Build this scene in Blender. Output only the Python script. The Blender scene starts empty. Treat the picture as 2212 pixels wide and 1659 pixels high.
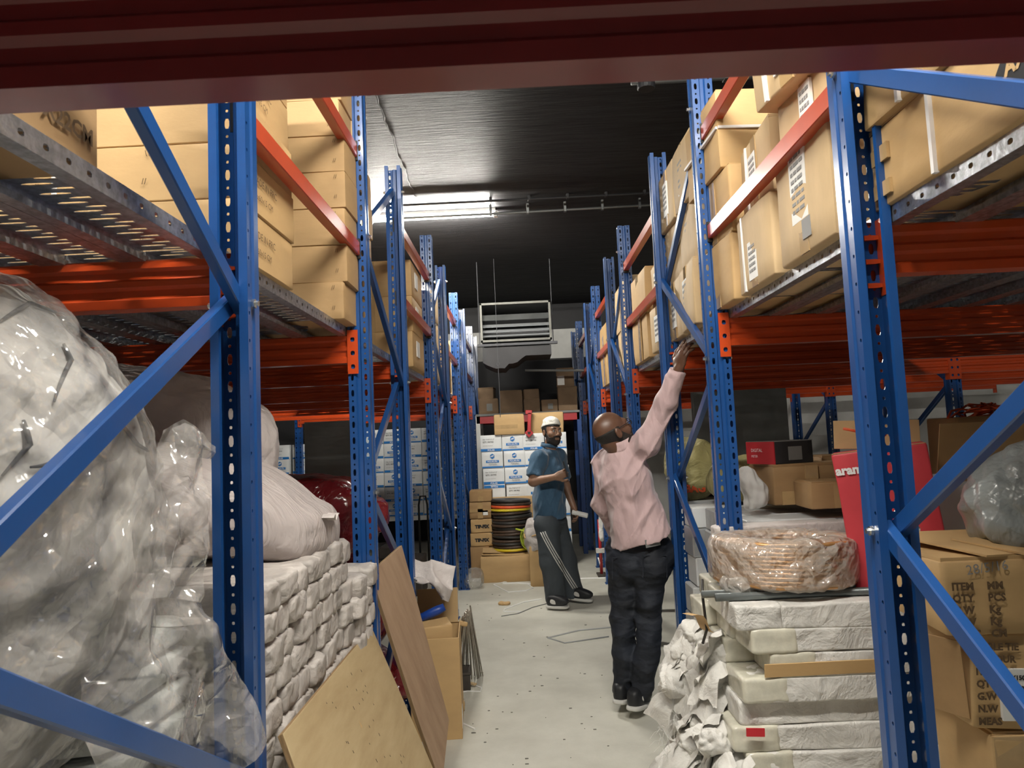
import bpy, math, random
import numpy as np
from mathutils import Vector, Matrix, Euler
R = random.Random(7)
rad = math.radians
SC = bpy.context.scene
COL = SC.collection

# ---------------------------------------------------------------- camera, world, lamps, exposure
def cam_basis():
    y = np.array([24, -120.5, -1534.]); y /= np.linalg.norm(y)
    u = np.array([-821, 18430, -1534.]); u -= y * u.dot(y); u /= np.linalg.norm(u)
    return np.stack([np.cross(y, u), y, u], 1)
CB = cam_basis()
EYE = np.array([0, 0, 1.55])
cd = bpy.data.cameras.new('camera'); cam = bpy.data.objects.new('camera', cd); COL.objects.link(cam)
cd.sensor_width = 36; cd.lens = 36 * 1534 / 2212; cd.clip_start = .02; cd.clip_end = 60
cam.matrix_world = Matrix.Translation(EYE) @ Matrix(CB.T.tolist()).to_4x4()
cd.dof.use_dof = True; cd.dof.focus_distance = 4.0; cd.dof.aperture_fstop = 12
SC.camera = cam
w = bpy.data.worlds.new('world'); SC.world = w; w.use_nodes = True
w.node_tree.nodes['Background'].inputs[0].default_value = (.55, .56, .6, 1)
w.node_tree.nodes['Background'].inputs[1].default_value = .12
SC.view_settings.view_transform = 'Standard'; SC.view_settings.look = 'None'
SC.view_settings.gamma = 1; SC.view_settings.use_curve_mapping = False
SC.view_settings.exposure = 0.62
LAMP_POWER = 760.0     # emission of the tubes
LAMP_COL = (1.0, .955, .86)
# ceiling battens along X: (centre x, y, length); the last is an unseen fill lamp, added
LAMPS = [(-.79, 6.62, 1.25), (-.95, 1.1, 1.25), (.5, 1.02, 1.25)]

def at(px, py, Y=None, X=None, Z=None):
    """point where the sight line through a photograph pixel meets a plane of the room"""
    d = CB.T @ np.array([(px - 1106) / 1534, -(py - 829.5) / 1534, -1.])
    t = X / d[0] if X is not None else Y / d[1] if Y is not None else (Z - EYE[2]) / d[2]
    return Vector(EYE + d * t)

# ---------------------------------------------------------------- materials
MATS = {}
def folds_height(nt, vec, scale):
    """crossing triangle waves on warped space: height of crumpled sheet"""
    N = nt.nodes.new; L = nt.links.new; acc = None
    nz = N('ShaderNodeTexNoise'); nz.inputs['Scale'].default_value = scale * .5; nz.inputs['Detail'].default_value = 2; L(vec, nz.inputs['Vector'])
    av = N('ShaderNodeVectorMath'); av.operation = 'MULTIPLY_ADD'; L(nz.outputs[1], av.inputs[0]); k = 1.6 / scale; av.inputs[1].default_value = (k, k, k); L(vec, av.inputs[2])
    for i, (r, sc) in enumerate((((.3, .5, .2), 1.), ((1.1, .2, 2.0), .8), ((.4, 1.3, 1.2), 1.3), ((2.2, .9, .6), .6), ((.8, 2.1, 2.8), 1.7))):
        m = N('ShaderNodeMapping'); m.inputs['Rotation'].default_value = r; L(av.outputs[0], m.inputs['Vector'])
        w_ = N('ShaderNodeTexWave'); w_.wave_profile = 'TRI'; w_.inputs['Scale'].default_value = scale * .16 * sc; w_.inputs['Distortion'].default_value = 0
        L(m.outputs[0], w_.inputs['Vector']); a = N('ShaderNodeMath'); a.operation = 'MULTIPLY_ADD'; a.inputs[1].default_value = 1 / sc
        L(w_.outputs['Fac'], a.inputs[0])
        if acc: L(acc, a.inputs[2])
        else: a.inputs[2].default_value = 0
        acc = a.outputs[0]
    return acc
def mat(name, col, rough=.5, metal=0., var=0., vs=4., bump=0., bs=40., stretch=(1, 1, 1), coat=0., alpha=1., col2=None,
        spec=.5, detail=6., rvar=0., crease=0., cs=8., trans=0., sheen=0., emit=None, sss=0., thr=None, vor=0., vscale=8.):
    if name in MATS: return MATS[name]
    m = bpy.data.materials.new(name); m.use_nodes = True
    nt = m.node_tree; b = nt.nodes['Principled BSDF']; L = nt.links.new
    I = b.inputs
    I['Base Color'].default_value = (*col, 1); I['Roughness'].default_value = rough; I['Metallic'].default_value = metal
    I['Coat Weight'].default_value = coat; I['Coat Roughness'].default_value = .12; I['Alpha'].default_value = alpha
    I['Specular IOR Level'].default_value = spec; I['Transmission Weight'].default_value = trans
    I['Sheen Weight'].default_value = sheen
    if sss: I['Subsurface Weight'].default_value = sss; I['Subsurface Radius'].default_value = (.012, .005, .003)
    if emit: I['Emission Color'].default_value = (*emit[0], 1); I['Emission Strength'].default_value = emit[1]
    tc = nt.nodes.new('ShaderNodeTexCoord'); mp = nt.nodes.new('ShaderNodeMapping'); mp.inputs['Scale'].default_value = stretch
    oi = nt.nodes.new('ShaderNodeObjectInfo'); ad = nt.nodes.new('ShaderNodeVectorMath'); ad.operation = 'MULTIPLY_ADD'
    L(oi.outputs['Random'], ad.inputs[0]); ad.inputs[1].default_value = (17, 31, 23); L(tc.outputs['Object'], ad.inputs[2])
    L(ad.outputs[0], mp.inputs['Vector'])
    def noise(scale, det=detail):
        n = nt.nodes.new('ShaderNodeTexNoise'); n.inputs['Scale'].default_value = scale; n.inputs['Detail'].default_value = det
        n.inputs['Roughness'].default_value = .62
        L(mp.outputs[0], n.inputs['Vector']); return n
    if var or col2:
        n = noise(vs); mx = nt.nodes.new('ShaderNodeMix'); mx.data_type = 'RGBA'
        c2 = col2 or tuple(max(0, c * (1 - var)) for c in col); c1 = col if col2 else tuple(min(1, c * (1 + var * .6)) for c in col)
        mx.inputs[6].default_value = (*c1, 1); mx.inputs[7].default_value = (*c2, 1)
        r = nt.nodes.new('ShaderNodeMapRange'); lo, hi = thr or (.32, .68); r.inputs[1].default_value = lo; r.inputs[2].default_value = hi
        L(n.outputs[0], r.inputs[0]); L(r.outputs[0], mx.inputs[0]); L(mx.outputs[2], I['Base Color'])
        if rvar:
            q = nt.nodes.new('ShaderNodeMapRange'); q.inputs[3].default_value = rough - rvar; q.inputs[4].default_value = rough + rvar
            L(n.outputs[0], q.inputs[0]); L(q.outputs[0], I['Roughness'])
    last = None
    def bmp(h, st, dist):
        nonlocal last
        bn = nt.nodes.new('ShaderNodeBump'); bn.inputs['Strength'].default_value = st; bn.inputs['Distance'].default_value = dist
        L(h, bn.inputs['Height'])
        if last: L(last, bn.inputs['Normal'])
        last = bn.outputs[0]
    if crease:   # sharp folds: ridged noise
        n = noise(cs, 4.); a = nt.nodes.new('ShaderNodeMath'); a.operation = 'SUBTRACT'; a.inputs[1].default_value = .5
        c = nt.nodes.new('ShaderNodeMath'); c.operation = 'ABSOLUTE'
        n.inputs['Distortion'].default_value = .6
        L(n.outputs[0], a.inputs[0]); L(a.outputs[0], c.inputs[0]); bmp(c.outputs[0], crease, .05)
    if vor:      # crumpled facets
        for sc_, k_ in ((vscale, 1.), (vscale * 2.7, .5)): bmp(folds_height(nt, mp.outputs[0], sc_), min(1, vor * k_), .16 / sc_)
    if bump: bmp(noise(bs).outputs[0], bump, .01)
    if last: L(last, I['Normal'])
    MATS[name] = m
    return m

mat('blue_paint', (.011, .066, .235), .3, var=.12, vs=3, bump=.02, bs=120, coat=.35)
mat('blue_paint_dark', (.01, .05, .2), .4, var=.1, coat=.2)
mat('orange_paint', (.5, .058, .011), .3, var=.14, vs=5, coat=.35, stretch=(.3, 1, 1), rvar=.05)
mat('red_bar_paint', (.5, .075, .03), .3, var=.12, vs=6, coat=.3)
mat('galvanised', (.5, .53, .57), .34, metal=.92, var=.35, vs=55, bump=.1, bs=60, detail=2, rvar=.1)
mat('galvanised_dark', (.28, .29, .31), .42, metal=.9, var=.4, vs=30, bump=.1, bs=40)
mat('zinc_bolt', (.75, .75, .72), .25, metal=1)
mat('card', (.52, .34, .155), .72, var=.1, vs=3, bump=.08, bs=14, stretch=(1, 1, 2.5))
mat('card_shaded', (.42, .27, .125), .74, var=.12, vs=3, bump=.1, bs=14, stretch=(1, 1, 2.5))  # card darkened for the shade on the second left stack
mat('card_dark', (.36, .22, .1), .75, var=.14, vs=3, bump=.1, bs=14, stretch=(1, 1, 2.5))
mat('card_pale', (.58, .42, .235), .7, var=.12, vs=3, bump=.1, bs=12, stretch=(2.5, 2.5, 1))
mat('card_inner', (.46, .31, .15), .8, var=.1, vs=3, bump=.1, bs=30, stretch=(1, 12, 1))
mat('tape_clear', (.46, .31, .15), .12, var=.12, vs=12, coat=.8, bump=.1, bs=25)
mat('tape_yellow', (.62, .6, .5), .22, var=.2, vs=14, bump=.2, bs=18, coat=.4)
mat('strap_white', (.72, .7, .69), .35, coat=.2)
mat('paper_white', (.78, .78, .76), .6, var=.06, vs=6)
mat('carton_white', (.74, .76, .77), .55, var=.05, vs=5)
mat('ink_black', (.02, .02, .022), .7)
mat('ink_brown', (.11, .065, .03), .75)
mat('ink_blue', (.012, .17, .5), .5)
mat('ink_white', (.8, .8, .8), .6)
mat('ink_red', (.5, .02, .03), .6)
mat('ink_darkred', (.16, .02, .025), .6)
mat('ink_grey', (.25, .25, .25), .7)
mat('concrete', (.6, .59, .52), .6, col2=(.47, .46, .4), vs=2.6, bump=.12, bs=60, rvar=.08, detail=9)
mat('ceiling_black', (.035, .035, .037), .5, var=.3, vs=5, bump=.4, bs=9, stretch=(.45, 5, 1), spec=.5, rvar=.04, detail=7)
MATS['ceiling_black'].node_tree.nodes['Principled BSDF'].inputs['IOR'].default_value = 1.12
mat('wall_black', (.016, .016, .019), .62, var=.3, vs=2, bump=.1, bs=14)
mat('wall_white', (.62, .62, .6), .8, var=.15, vs=2.5, bump=.1, bs=20)
mat('wall_grey', (.2, .205, .2), .8, var=.2, vs=2)
mat('ply', (.5, .385, .215), .6, col2=(.4, .29, .15), vs=3, stretch=(1, 5, 1), bump=.07, bs=60, detail=8)
mat('ply_brown', (.36, .245, .16), .6, col2=(.27, .175, .11), vs=4, stretch=(7, 1.2, 1), bump=.08, bs=50, detail=8)
mat('ply_edge', (.3, .19, .09), .75, var=.4, vs=20, stretch=(1, 1, 14))
mat('sack', (.58, .53, .51), .62, var=.1, vs=5, bump=.12, bs=160, crease=.5, cs=5)
mat('sack_fold', (.5, .445, .43), .6, var=.1, vs=5, bump=.1, bs=160, crease=.6, cs=4, stretch=(1, 3.5, 1))
mat('wrap_white', (.5, .46, .43), .5, var=.2, vs=9, vor=.55, vscale=12, crease=.3, cs=9, bump=.08, bs=120)
mat('wrap_cloth', (.7, .685, .65), .7, var=.22, vs=7, vor=.3, vscale=12, crease=.4, cs=8, bump=.25, bs=220)
mat('wrap_grey', (.5, .52, .5), .5, var=.1, vs=6, crease=.4, cs=8)
mat('roll_white', (.6, .58, .545), .6, col2=(.17, .165, .17), vs=4.5, detail=2, crease=.6, cs=4, thr=(.5, .66), vor=.8, vscale=6)
mat('film_red', (.15, .009, .013), .2, var=.4, vs=3, vor=.8, vscale=7, crease=.6, cs=5, bump=.2, bs=14, coat=.5)
mat('black_plastic', (.02, .021, .022), .25, crease=.9, cs=8, coat=.4)
mat('grey_bag', (.3, .33, .33), .3, var=.2, vs=5, vor=.8, vscale=6, crease=.5, cs=5, bump=.15, bs=20, coat=.3)
mat('olive_sack', (.36, .32, .14), .55, var=.25, vs=6, crease=.6, cs=7)
mat('copper_wire', (.56, .3, .12), .35, metal=.35, var=.3, vs=10)
mat('steel_rod', (.42, .38, .33), .35, metal=.9, var=.3, vs=12)
mat('grey_rod', (.16, .18, .18), .4, metal=.5, var=.2, vs=10)
mat('alu', (.62, .64, .66), .38, metal=.6, var=.1, vs=5)
mat('pack_grey', (.52, .53, .53), .45, var=.1, vs=5, crease=.15, cs=8)
mat('carton_red', (.55, .045, .06), .5, var=.1, vs=4)
mat('plastic_black', (.015, .015, .016), .4)
mat('plastic_white', (.75, .75, .73), .4)
mat('red_enamel', (.4, .02, .025), .35, coat=.3)
mat('plastic_blue', (.01, .05, .28), .4)
mat('cable_yellow', (.7, .55, .03), .45)
mat('cable_green', (.45, .55, .05), .45)
mat('hose_brown', (.075, .045, .03), .5, var=.3, vs=10)
mat('hose_orange', (.7, .1, .03), .5)
mat('hose_dark', (.03, .027, .025), .5)
mat('duct_metal', (.2, .21, .21), .42, metal=.7, var=.25, vs=3)
mat('card_dusty_shaded', (.2, .13, .075), .78, var=.2, vs=4, bump=.1, bs=14)  # dusty card, darkened further to carry the shade on the cross rack
mat('beard_brown', (.018, .012, .009), .7, bump=.5, bs=220)
mat('duct_frame', (.15, .15, .135), .6, metal=.2, var=.2, vs=6)
mat('cord_grey', (.06, .062, .07), .7)
mat('dirt', (.16, .15, .13), .8)
mat('beam_shaded', (.17, .011, .012), .36, var=.14, vs=5, coat=.3)  # overhead beam: its shade is put into the paint colour
mat('wood_dark', (.06, .05, .042), .7, var=.3, vs=8, stretch=(1, 8, 1))
mat('tube_light', (1, 1, 1), .5, emit=(LAMP_COL, LAMP_POWER * .5))
mat('tube_light_far', (1, 1, 1), .5, emit=(LAMP_COL, LAMP_POWER * .95))  # strongest emission, for the far tube
mat('tube_light_fill', (1, 1, 1), .5, emit=(LAMP_COL, LAMP_POWER * .85))  # tube of the added fill lamp
mat('batten_white', (.7, .7, .68), .4)
def film(name, col, fac, vscale, st=.9, rough=.13, gl=.07):
    m = bpy.data.materials.new(name); m.use_nodes = True; nt = m.node_tree; L = nt.links.new; N = nt.nodes.new
    nt.nodes.remove(nt.nodes['Principled BSDF']); out = nt.nodes['Material Output']
    tc = N('ShaderNodeTexCoord'); nz = N('ShaderNodeTexNoise'); nz.inputs['Scale'].default_value = 4; L(tc.outputs['Object'], nz.inputs['Vector'])
    av = N('ShaderNodeVectorMath'); av.operation = 'MULTIPLY_ADD'; L(nz.outputs[1], av.inputs[0]); av.inputs[1].default_value = (.3, .3, .3); L(tc.outputs['Object'], av.inputs[2])
    last = None
    for sc_, k_ in ((vscale, 1.), (vscale * 2.6, .5)):
        h = folds_height(nt, tc.outputs['Object'], sc_)
        b = N('ShaderNodeBump'); b.inputs['Strength'].default_value = min(1, st * k_ * 1.6); b.inputs['Distance'].default_value = .22 / sc_; L(h, b.inputs['Height'])
        if last: L(last, b.inputs['Normal'])
        last = b.outputs[0]
    t = N('ShaderNodeBsdfTransparent'); d = N('ShaderNodeBsdfDiffuse'); d.inputs[0].default_value = (*col, 1); L(last, d.inputs['Normal'])
    x = N('ShaderNodeMixShader'); x.inputs[0].default_value = fac; L(t.outputs[0], x.inputs[1]); L(d.outputs[0], x.inputs[2])
    g = N('ShaderNodeBsdfGlossy'); g.inputs['Roughness'].default_value = rough; L(last, g.inputs['Normal'])
    lw = N('ShaderNodeLayerWeight'); lw.inputs['Blend'].default_value = .1; mr = N('ShaderNodeMath'); mr.operation = 'MULTIPLY_ADD'; mr.inputs[1].default_value = .3; mr.inputs[2].default_value = gl; L(lw.outputs['Fresnel'], mr.inputs[0])
    y = N('ShaderNodeMixShader'); L(mr.outputs[0], y.inputs[0]); L(x.outputs[0], y.inputs[1]); L(g.outputs[0], y.inputs[2]); L(y.outputs[0], out.inputs[0])
    MATS[name] = m
film('film', (.66, .64, .61), .22, 12, .8, .09, .12)
film('film_loose', (.66, .63, .6), .34, 12, .7, .09, .12)
film('film_thin', (.8, .76, .7), .36, 34, .8, .1, .14)
# people
mat('skin_dark', (.125, .06, .036), .42, var=.12, vs=14, sss=.06)
mat('skin_mid', (.24, .13, .08), .45, var=.1, vs=14, sss=.06)
mat('shirt_pink', (.56, .4, .405), .78, var=.05, vs=8, bump=.06, bs=200, sheen=.3, vor=.55, vscale=9, stretch=(1.6, 1, .7))
mat('polo_blue', (.032, .085, .15), .8, var=.1, vs=8, vor=.45, vscale=9, stretch=(1.6, 1, .7), bump=.1, bs=160, sheen=.2)
mat('jeans', (.012, .016, .026), .75, var=.5, vs=4, vor=.5, vscale=12, stretch=(.7, .7, 1.6), bump=.12, bs=180, col2=None)
mat('trousers_grey', (.045, .055, .065), .78, var=.2, vs=5, bump=.1, bs=180)
mat('hair_black', (.01, .009, .008), .55, bump=.4, bs=180)
mat('hair_white', (.72, .7, .64), .6, bump=.6, bs=120)
mat('shoe_black', (.014, .015, .018), .5)
mat('shoe_white', (.6, .59, .56), .5)
mat('eye_white', (.4, .38, .36), .3)
# ---------------------------------------------------------------- objects
def mesh(name, verts, faces, smooth=False):
    me = bpy.data.meshes.new(name)
    me.from_pydata([tuple(map(float, v)) for v in verts], [], [tuple(map(int, f)) for f in faces]); me.update()
    if smooth: me.polygons.foreach_set('use_smooth', [True] * len(me.polygons))
    return me
def O(name, me, m=None, parent=None, loc=(0, 0, 0), rot=(0, 0, 0), scale=None):
    o = bpy.data.objects.new(name, me); COL.objects.link(o)
    o.location = loc; o.rotation_euler = rot
    if scale: o.scale = scale
    if parent: o.parent = parent
    if m:
        m = MATS[m] if isinstance(m, str) else m
        if not me.materials: me.materials.append(m)
        elif me.materials[0] != m:
            o.material_slots[0].link = 'OBJECT'; o.material_slots[0].material = m
    return o
def tag(o, label, cat, group=None):
    o['label'] = label; o['category'] = cat
    if group: o['group'] = group
    return o
def T(name, label, cat, loc=(0, 0, 0), rot=(0, 0, 0), group=None):
    o = bpy.data.objects.new(name, None); COL.objects.link(o); o.location = loc; o.rotation_euler = rot
    o.empty_display_size = .1
    return tag(o, label, cat, group)
def S(name, me, m):
    o = O(name, me, m); o['kind'] = 'structure'; return o
def bake(o):
    dg = bpy.context.evaluated_depsgraph_get(); me = bpy.data.meshes.new_from_object(o.evaluated_get(dg))
    bpy.data.objects.remove(o); return me
class MB:
    def __init__(s): s.v = []; s.f = []
    def add(s, vs, fs):
        n = len(s.v); s.v += [tuple(v) for v in vs]; s.f += [tuple(i + n for i in f) for f in fs]; return s
    def box(s, a, b, ch=0.):
        (x0, y0, z0), (x1, y1, z1) = a, b
        if not ch:
            return s.add([(x0, y0, z0), (x1, y0, z0), (x1, y1, z0), (x0, y1, z0), (x0, y0, z1), (x1, y0, z1), (x1, y1, z1), (x0, y1, z1)],
                         [(0, 3, 2, 1), (4, 5, 6, 7), (0, 1, 5, 4), (1, 2, 6, 5), (2, 3, 7, 6), (3, 0, 4, 7)])
        c = ch; xs = (x0, x1); ys = (y0, y1); zs = (z0, z1); vs = []; ix = {}
        for i in (0, 1):
            for j in (0, 1):
                for k in (0, 1):
                    sx, sy, sz = 1 - 2 * i, 1 - 2 * j, 1 - 2 * k
                    p = (xs[i], ys[j], zs[k])
                    for a_, q in enumerate(((p[0], p[1] + sy * c, p[2] + sz * c), (p[0] + sx * c, p[1], p[2] + sz * c), (p[0] + sx * c, p[1] + sy * c, p[2]))):
                        ix[i, j, k, a_] = len(vs); vs.append(q)
        F = []
        for i in (0, 1): F.append([ix[i, j, k, 0] for j, k in ((0, 0), (1, 0), (1, 1), (0, 1))])
        for j in (0, 1): F.append([ix[i, j, k, 1] for i, k in ((0, 0), (1, 0), (1, 1), (0, 1))])
        for k in (0, 1): F.append([ix[i, j, k, 2] for i, j in ((0, 0), (1, 0), (1, 1), (0, 1))])
        for p in (0, 1):
            for q in (0, 1):
                F.append([ix[0, p, q, 1], ix[1, p, q, 1], ix[1, p, q, 2], ix[0, p, q, 2]])
                F.append([ix[p, 0, q, 0], ix[p, 1, q, 0], ix[p, 1, q, 2], ix[p, 0, q, 2]])
                F.append([ix[p, q, 0, 0], ix[p, q, 1, 0], ix[p, q, 1, 1], ix[p, q, 0, 1]])
        for i in (0, 1):
            for j in (0, 1):
                for k in (0, 1): F.append([ix[i, j, k, a_] for a_ in range(3)])
        ctr = Vector(((x0 + x1) / 2, (y0 + y1) / 2, (z0 + z1) / 2)); out = []
        for f in F:
            n = (Vector(vs[f[1]]) - Vector(vs[f[0]])).cross(Vector(vs[f[2]]) - Vector(vs[f[0]]))
            m_ = sum((Vector(vs[i]) for i in f), Vector()) / len(f) - ctr
            out.append(tuple(f) if n.dot(m_) > 0 else tuple(reversed(f)))
        return s.add(vs, out)
    def prism(s, prof, axis, a, b):
        """closed profile in the two other axes (cyclic order), extruded along axis from a to b"""
        n = len(prof)
        def p(q, t): return {0: (t, q[0], q[1]), 1: (q[1], t, q[0]), 2: (q[0], q[1], t)}[axis]
        return s.add([p(q, a) for q in prof] + [p(q, b) for q in prof],
                     [tuple(reversed(range(n))), tuple(range(n, 2 * n))] + [(i, (i + 1) % n, n + (i + 1) % n, n + i) for i in range(n)])
    def tube(s, pts, r, n=8, cap=True, closed=False):
        pts = [Vector(p) for p in pts]; N = len(pts); rr = r if isinstance(r, (list, tuple)) else [r] * N
        base = len(s.v); u = None
        for i, p in enumerate(pts):
            t = (pts[(i + 1) % N] - pts[i - 1]) if closed else (pts[min(i + 1, N - 1)] - pts[max(i - 1, 0)])
            t.normalize()
            if u is None: u = t.orthogonal().normalized()
            u = (u - t * u.dot(t)).normalized(); w_ = t.cross(u)
            for k in range(n):
                a = 2 * math.pi * k / n; s.v.append(tuple(p + (u * math.cos(a) + w_ * math.sin(a)) * rr[i]))
        for i in range(N if closed else N - 1):
            j = (i + 1) % N
            for k in range(n):
                l = (k + 1) % n; s.f.append((base + i * n + k, base + i * n + l, base + j * n + l, base + j * n + k))
        if cap and not closed:
            s.f.append(tuple(base + k for k in reversed(range(n)))); s.f.append(tuple(base + (N - 1) * n + k for k in range(n)))
        return s
    def lathe(s, prof, n=24, c=(0, 0, 0)):
        b = len(s.v)
        for r, z in prof:
            for k in range(n):
                a = 2 * math.pi * k / n; s.v.append((c[0] + r * math.cos(a), c[1] + r * math.sin(a), c[2] + z))
        for i in range(len(prof) - 1):
            for k in range(n):
                l = (k + 1) % n; s.f.append((b + i * n + k, b + i * n + l, b + (i + 1) * n + l, b + (i + 1) * n + k))
        return s
    def grid(s, fn, nu, nv):
        b = len(s.v)
        for j in range(nv + 1):
            for i in range(nu + 1): s.v.append(tuple(fn(i / nu, j / nv)))
        for j in range(nv):
            for i in range(nu):
                a = b + j * (nu + 1) + i; s.f.append((a, a + 1, a + nu + 2, a + nu + 1))
        return s
    def me(s, name='mesh', smooth=False, weld=False):
        m = mesh(name, s.v, s.f, smooth)
        if weld:
            import bmesh
            b = bmesh.new(); b.from_mesh(m); bmesh.ops.remove_doubles(b, verts=b.verts, dist=1e-5); b.to_mesh(m); b.free()
        return m
def shade_auto(me, ang=40):
    me.polygons.foreach_set('use_smooth', [True] * len(me.polygons))
    try: me.set_sharp_from_angle(angle=rad(ang))
    except Exception: pass
    return me
# ---------------------------------------------------------------- numpy noise
_H = np.random.RandomState(3).rand(32768)
def vnoise(p, seed=0):
    p = np.asarray(p, float); i = np.floor(p).astype(np.int64); f = p - i; f = f * f * f * (f * (f * 6 - 15) + 10)
    def h(dx, dy, dz): return _H[((i[..., 0] + dx) * 73856093 ^ (i[..., 1] + dy) * 19349663 ^ (i[..., 2] + dz) * 83492791 ^ seed * 2654435) % 32768]
    x, y, z = f[..., 0], f[..., 1], f[..., 2]
    l = lambda a, b, t: a + (b - a) * t
    return l(l(l(h(0, 0, 0), h(1, 0, 0), x), l(h(0, 1, 0), h(1, 1, 0), x), y), l(l(h(0, 0, 1), h(1, 0, 1), x), l(h(0, 1, 1), h(1, 1, 1), x), y), z) * 2 - 1
def fbm(p, seed=0, oc=3):
    s = 0; a = 1.
    for k in range(oc): s = s + a * vnoise(np.asarray(p) * 2 ** k, seed + k * 11); a *= .5
    return s / 1.75
def ridge(p, seed=0, oc=2):
    s = 0; a = 1.
    for k in range(oc): s = s + a * (1 - 2 * np.abs(vnoise(np.asarray(p) * 2 ** k, seed + 7 * k))); a *= .5
    return s / 1.5
def crumple(p, f=6., seed=0, k=7):
    """sharp folded facets: triangle waves in random directions on warped space"""
    rs = np.random.RandomState(seed + 100); q = p + .06 * np.stack([fbm(p * 3 + 1.3 * i, seed + i) for i in range(3)], -1); s = 0
    for i in range(k):
        n = rs.normal(size=3); n /= np.linalg.norm(n); t = q @ n * f * rs.uniform(.5, 1.6) + rs.rand(); s = s + (np.abs((t - np.floor(t)) * 2 - 1) - .5) * (2 / k ** .5)
    return s
_CS = {}
def cubesphere(n):
    if n in _CS: return _CS[n]
    mb = MB(); g = np.linspace(-1, 1, n + 1)
    for ax in range(3):
        for sg in (-1, 1):
            def fn(u, v, ax=ax, sg=sg):
                q = [0, 0, 0]; q[ax] = sg; a, b = (ax + 1) % 3, (ax + 2) % 3
                q[a] = (u * 2 - 1) * sg; q[b] = v * 2 - 1; return q
            mb.grid(fn, n, n)
    m = mb.me(weld=True); v = np.empty(len(m.vertices) * 3); m.vertices.foreach_get('co', v); v = v.reshape(-1, 3)
    f = [tuple(p.vertices) for p in m.polygons]; bpy.data.meshes.remove(m); _CS[n] = (v, f); return v, f
def blob(size, p=4., n=10, amp=.0, fs=4., ramp=.0, rs=5., seed=0, sag=0., pillow=0., cr=0., cf=6., deform=None, name='blob', stretch=(1, 1, 1)):
    """superquadric cushion: size = full extents, origin at bottom centre"""
    v, f = cubesphere(n)
    v = v.copy(); u = v / np.linalg.norm(v, axis=1, keepdims=True)
    r = (np.abs(u) ** p).sum(1) ** (-1 / p); q = u * r[:, None]
    if pillow: q[:, 2] *= 1 - pillow * np.clip(np.abs(q[:, 0]) ** 3 * .6 + np.abs(q[:, 1]) ** 3 * .6, 0, 1)
    if sag: q[:, 2] -= sag * (1 - q[:, 0] ** 2) * (q[:, 2] > 0)
    h = np.array(size) / 2; w_ = q * h; nrm = u / h; nrm /= np.linalg.norm(nrm, axis=1, keepdims=True)
    d = 0
    st = np.array(stretch)
    if amp: d = d + amp * fbm(w_ * fs * st + seed * 3.7, seed)
    if cr: d = d + cr * (crumple(w_, cf, seed) + .4 * crumple(w_, cf * 2.9, seed + 1))
    if ramp: d = d + ramp * ridge(w_ * rs * st + seed * 1.9, seed + 5)
    w_ = w_ + nrm * (d[:, None] if not np.isscalar(d) else 0)
    if deform: w_ = deform(w_)
    w_[:, 2] += h[2]
    return mesh(name, w_, f, True)
# ---------------------------------------------------------------- signed distance fields -> smooth skin
def rot_to(v): return v
class SDF:
    def __init__(s): s.p = []
    def cone(s, a, b, r1, r2=None, k=.02, sx=None):
        s.p.append(('c', np.array(a, float), np.array(b, float), r1, r1 if r2 is None else r2, k)); return s
    def chain(s, pts, rs, k=.02):
        for i in range(len(pts) - 1): s.cone(pts[i], pts[i + 1], rs[i], rs[i + 1], k)
        return s
    def ell(s, c, r, k=.02, m=None, sub=False):
        s.p.append(('e', np.array(c, float), np.array(r, float), None if m is None else np.array(m.to_3x3()).T, sub, k)); return s
    def eval(s, P):
        D = np.full(P.shape[0], 1e3)
        for q in s.p:
            if q[0] == 'c':
                a, b, r1, r2, k = q[1:]; ba = b - a; pa = P - a; l2 = ba.dot(ba) + 1e-12
                t = np.clip(pa @ ba / l2, 0, 1); d = np.linalg.norm(pa - t[:, None] * ba, axis=1) - (r1 + (r2 - r1) * t)
            else:
                c, r, m, sub, k = q[1:]; x = P - c
                if m is not None: x = x @ m.T
                k0 = np.linalg.norm(x / r, axis=1); k1 = np.linalg.norm(x / (r * r), axis=1) + 1e-9; d = k0 * (k0 - 1) / k1
                if sub:
                    h = np.clip(.5 - .5 * (D + d) / k, 0, 1); D = D * (1 - h) - d * h + k * h * (1 - h); continue
            h = np.clip(.5 + .5 * (D - d) / k, 0, 1); D = D * h * 0 + (d * h + D * (1 - h)) - k * h * (1 - h) if k > 0 else np.minimum(D, d)
        return D
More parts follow.
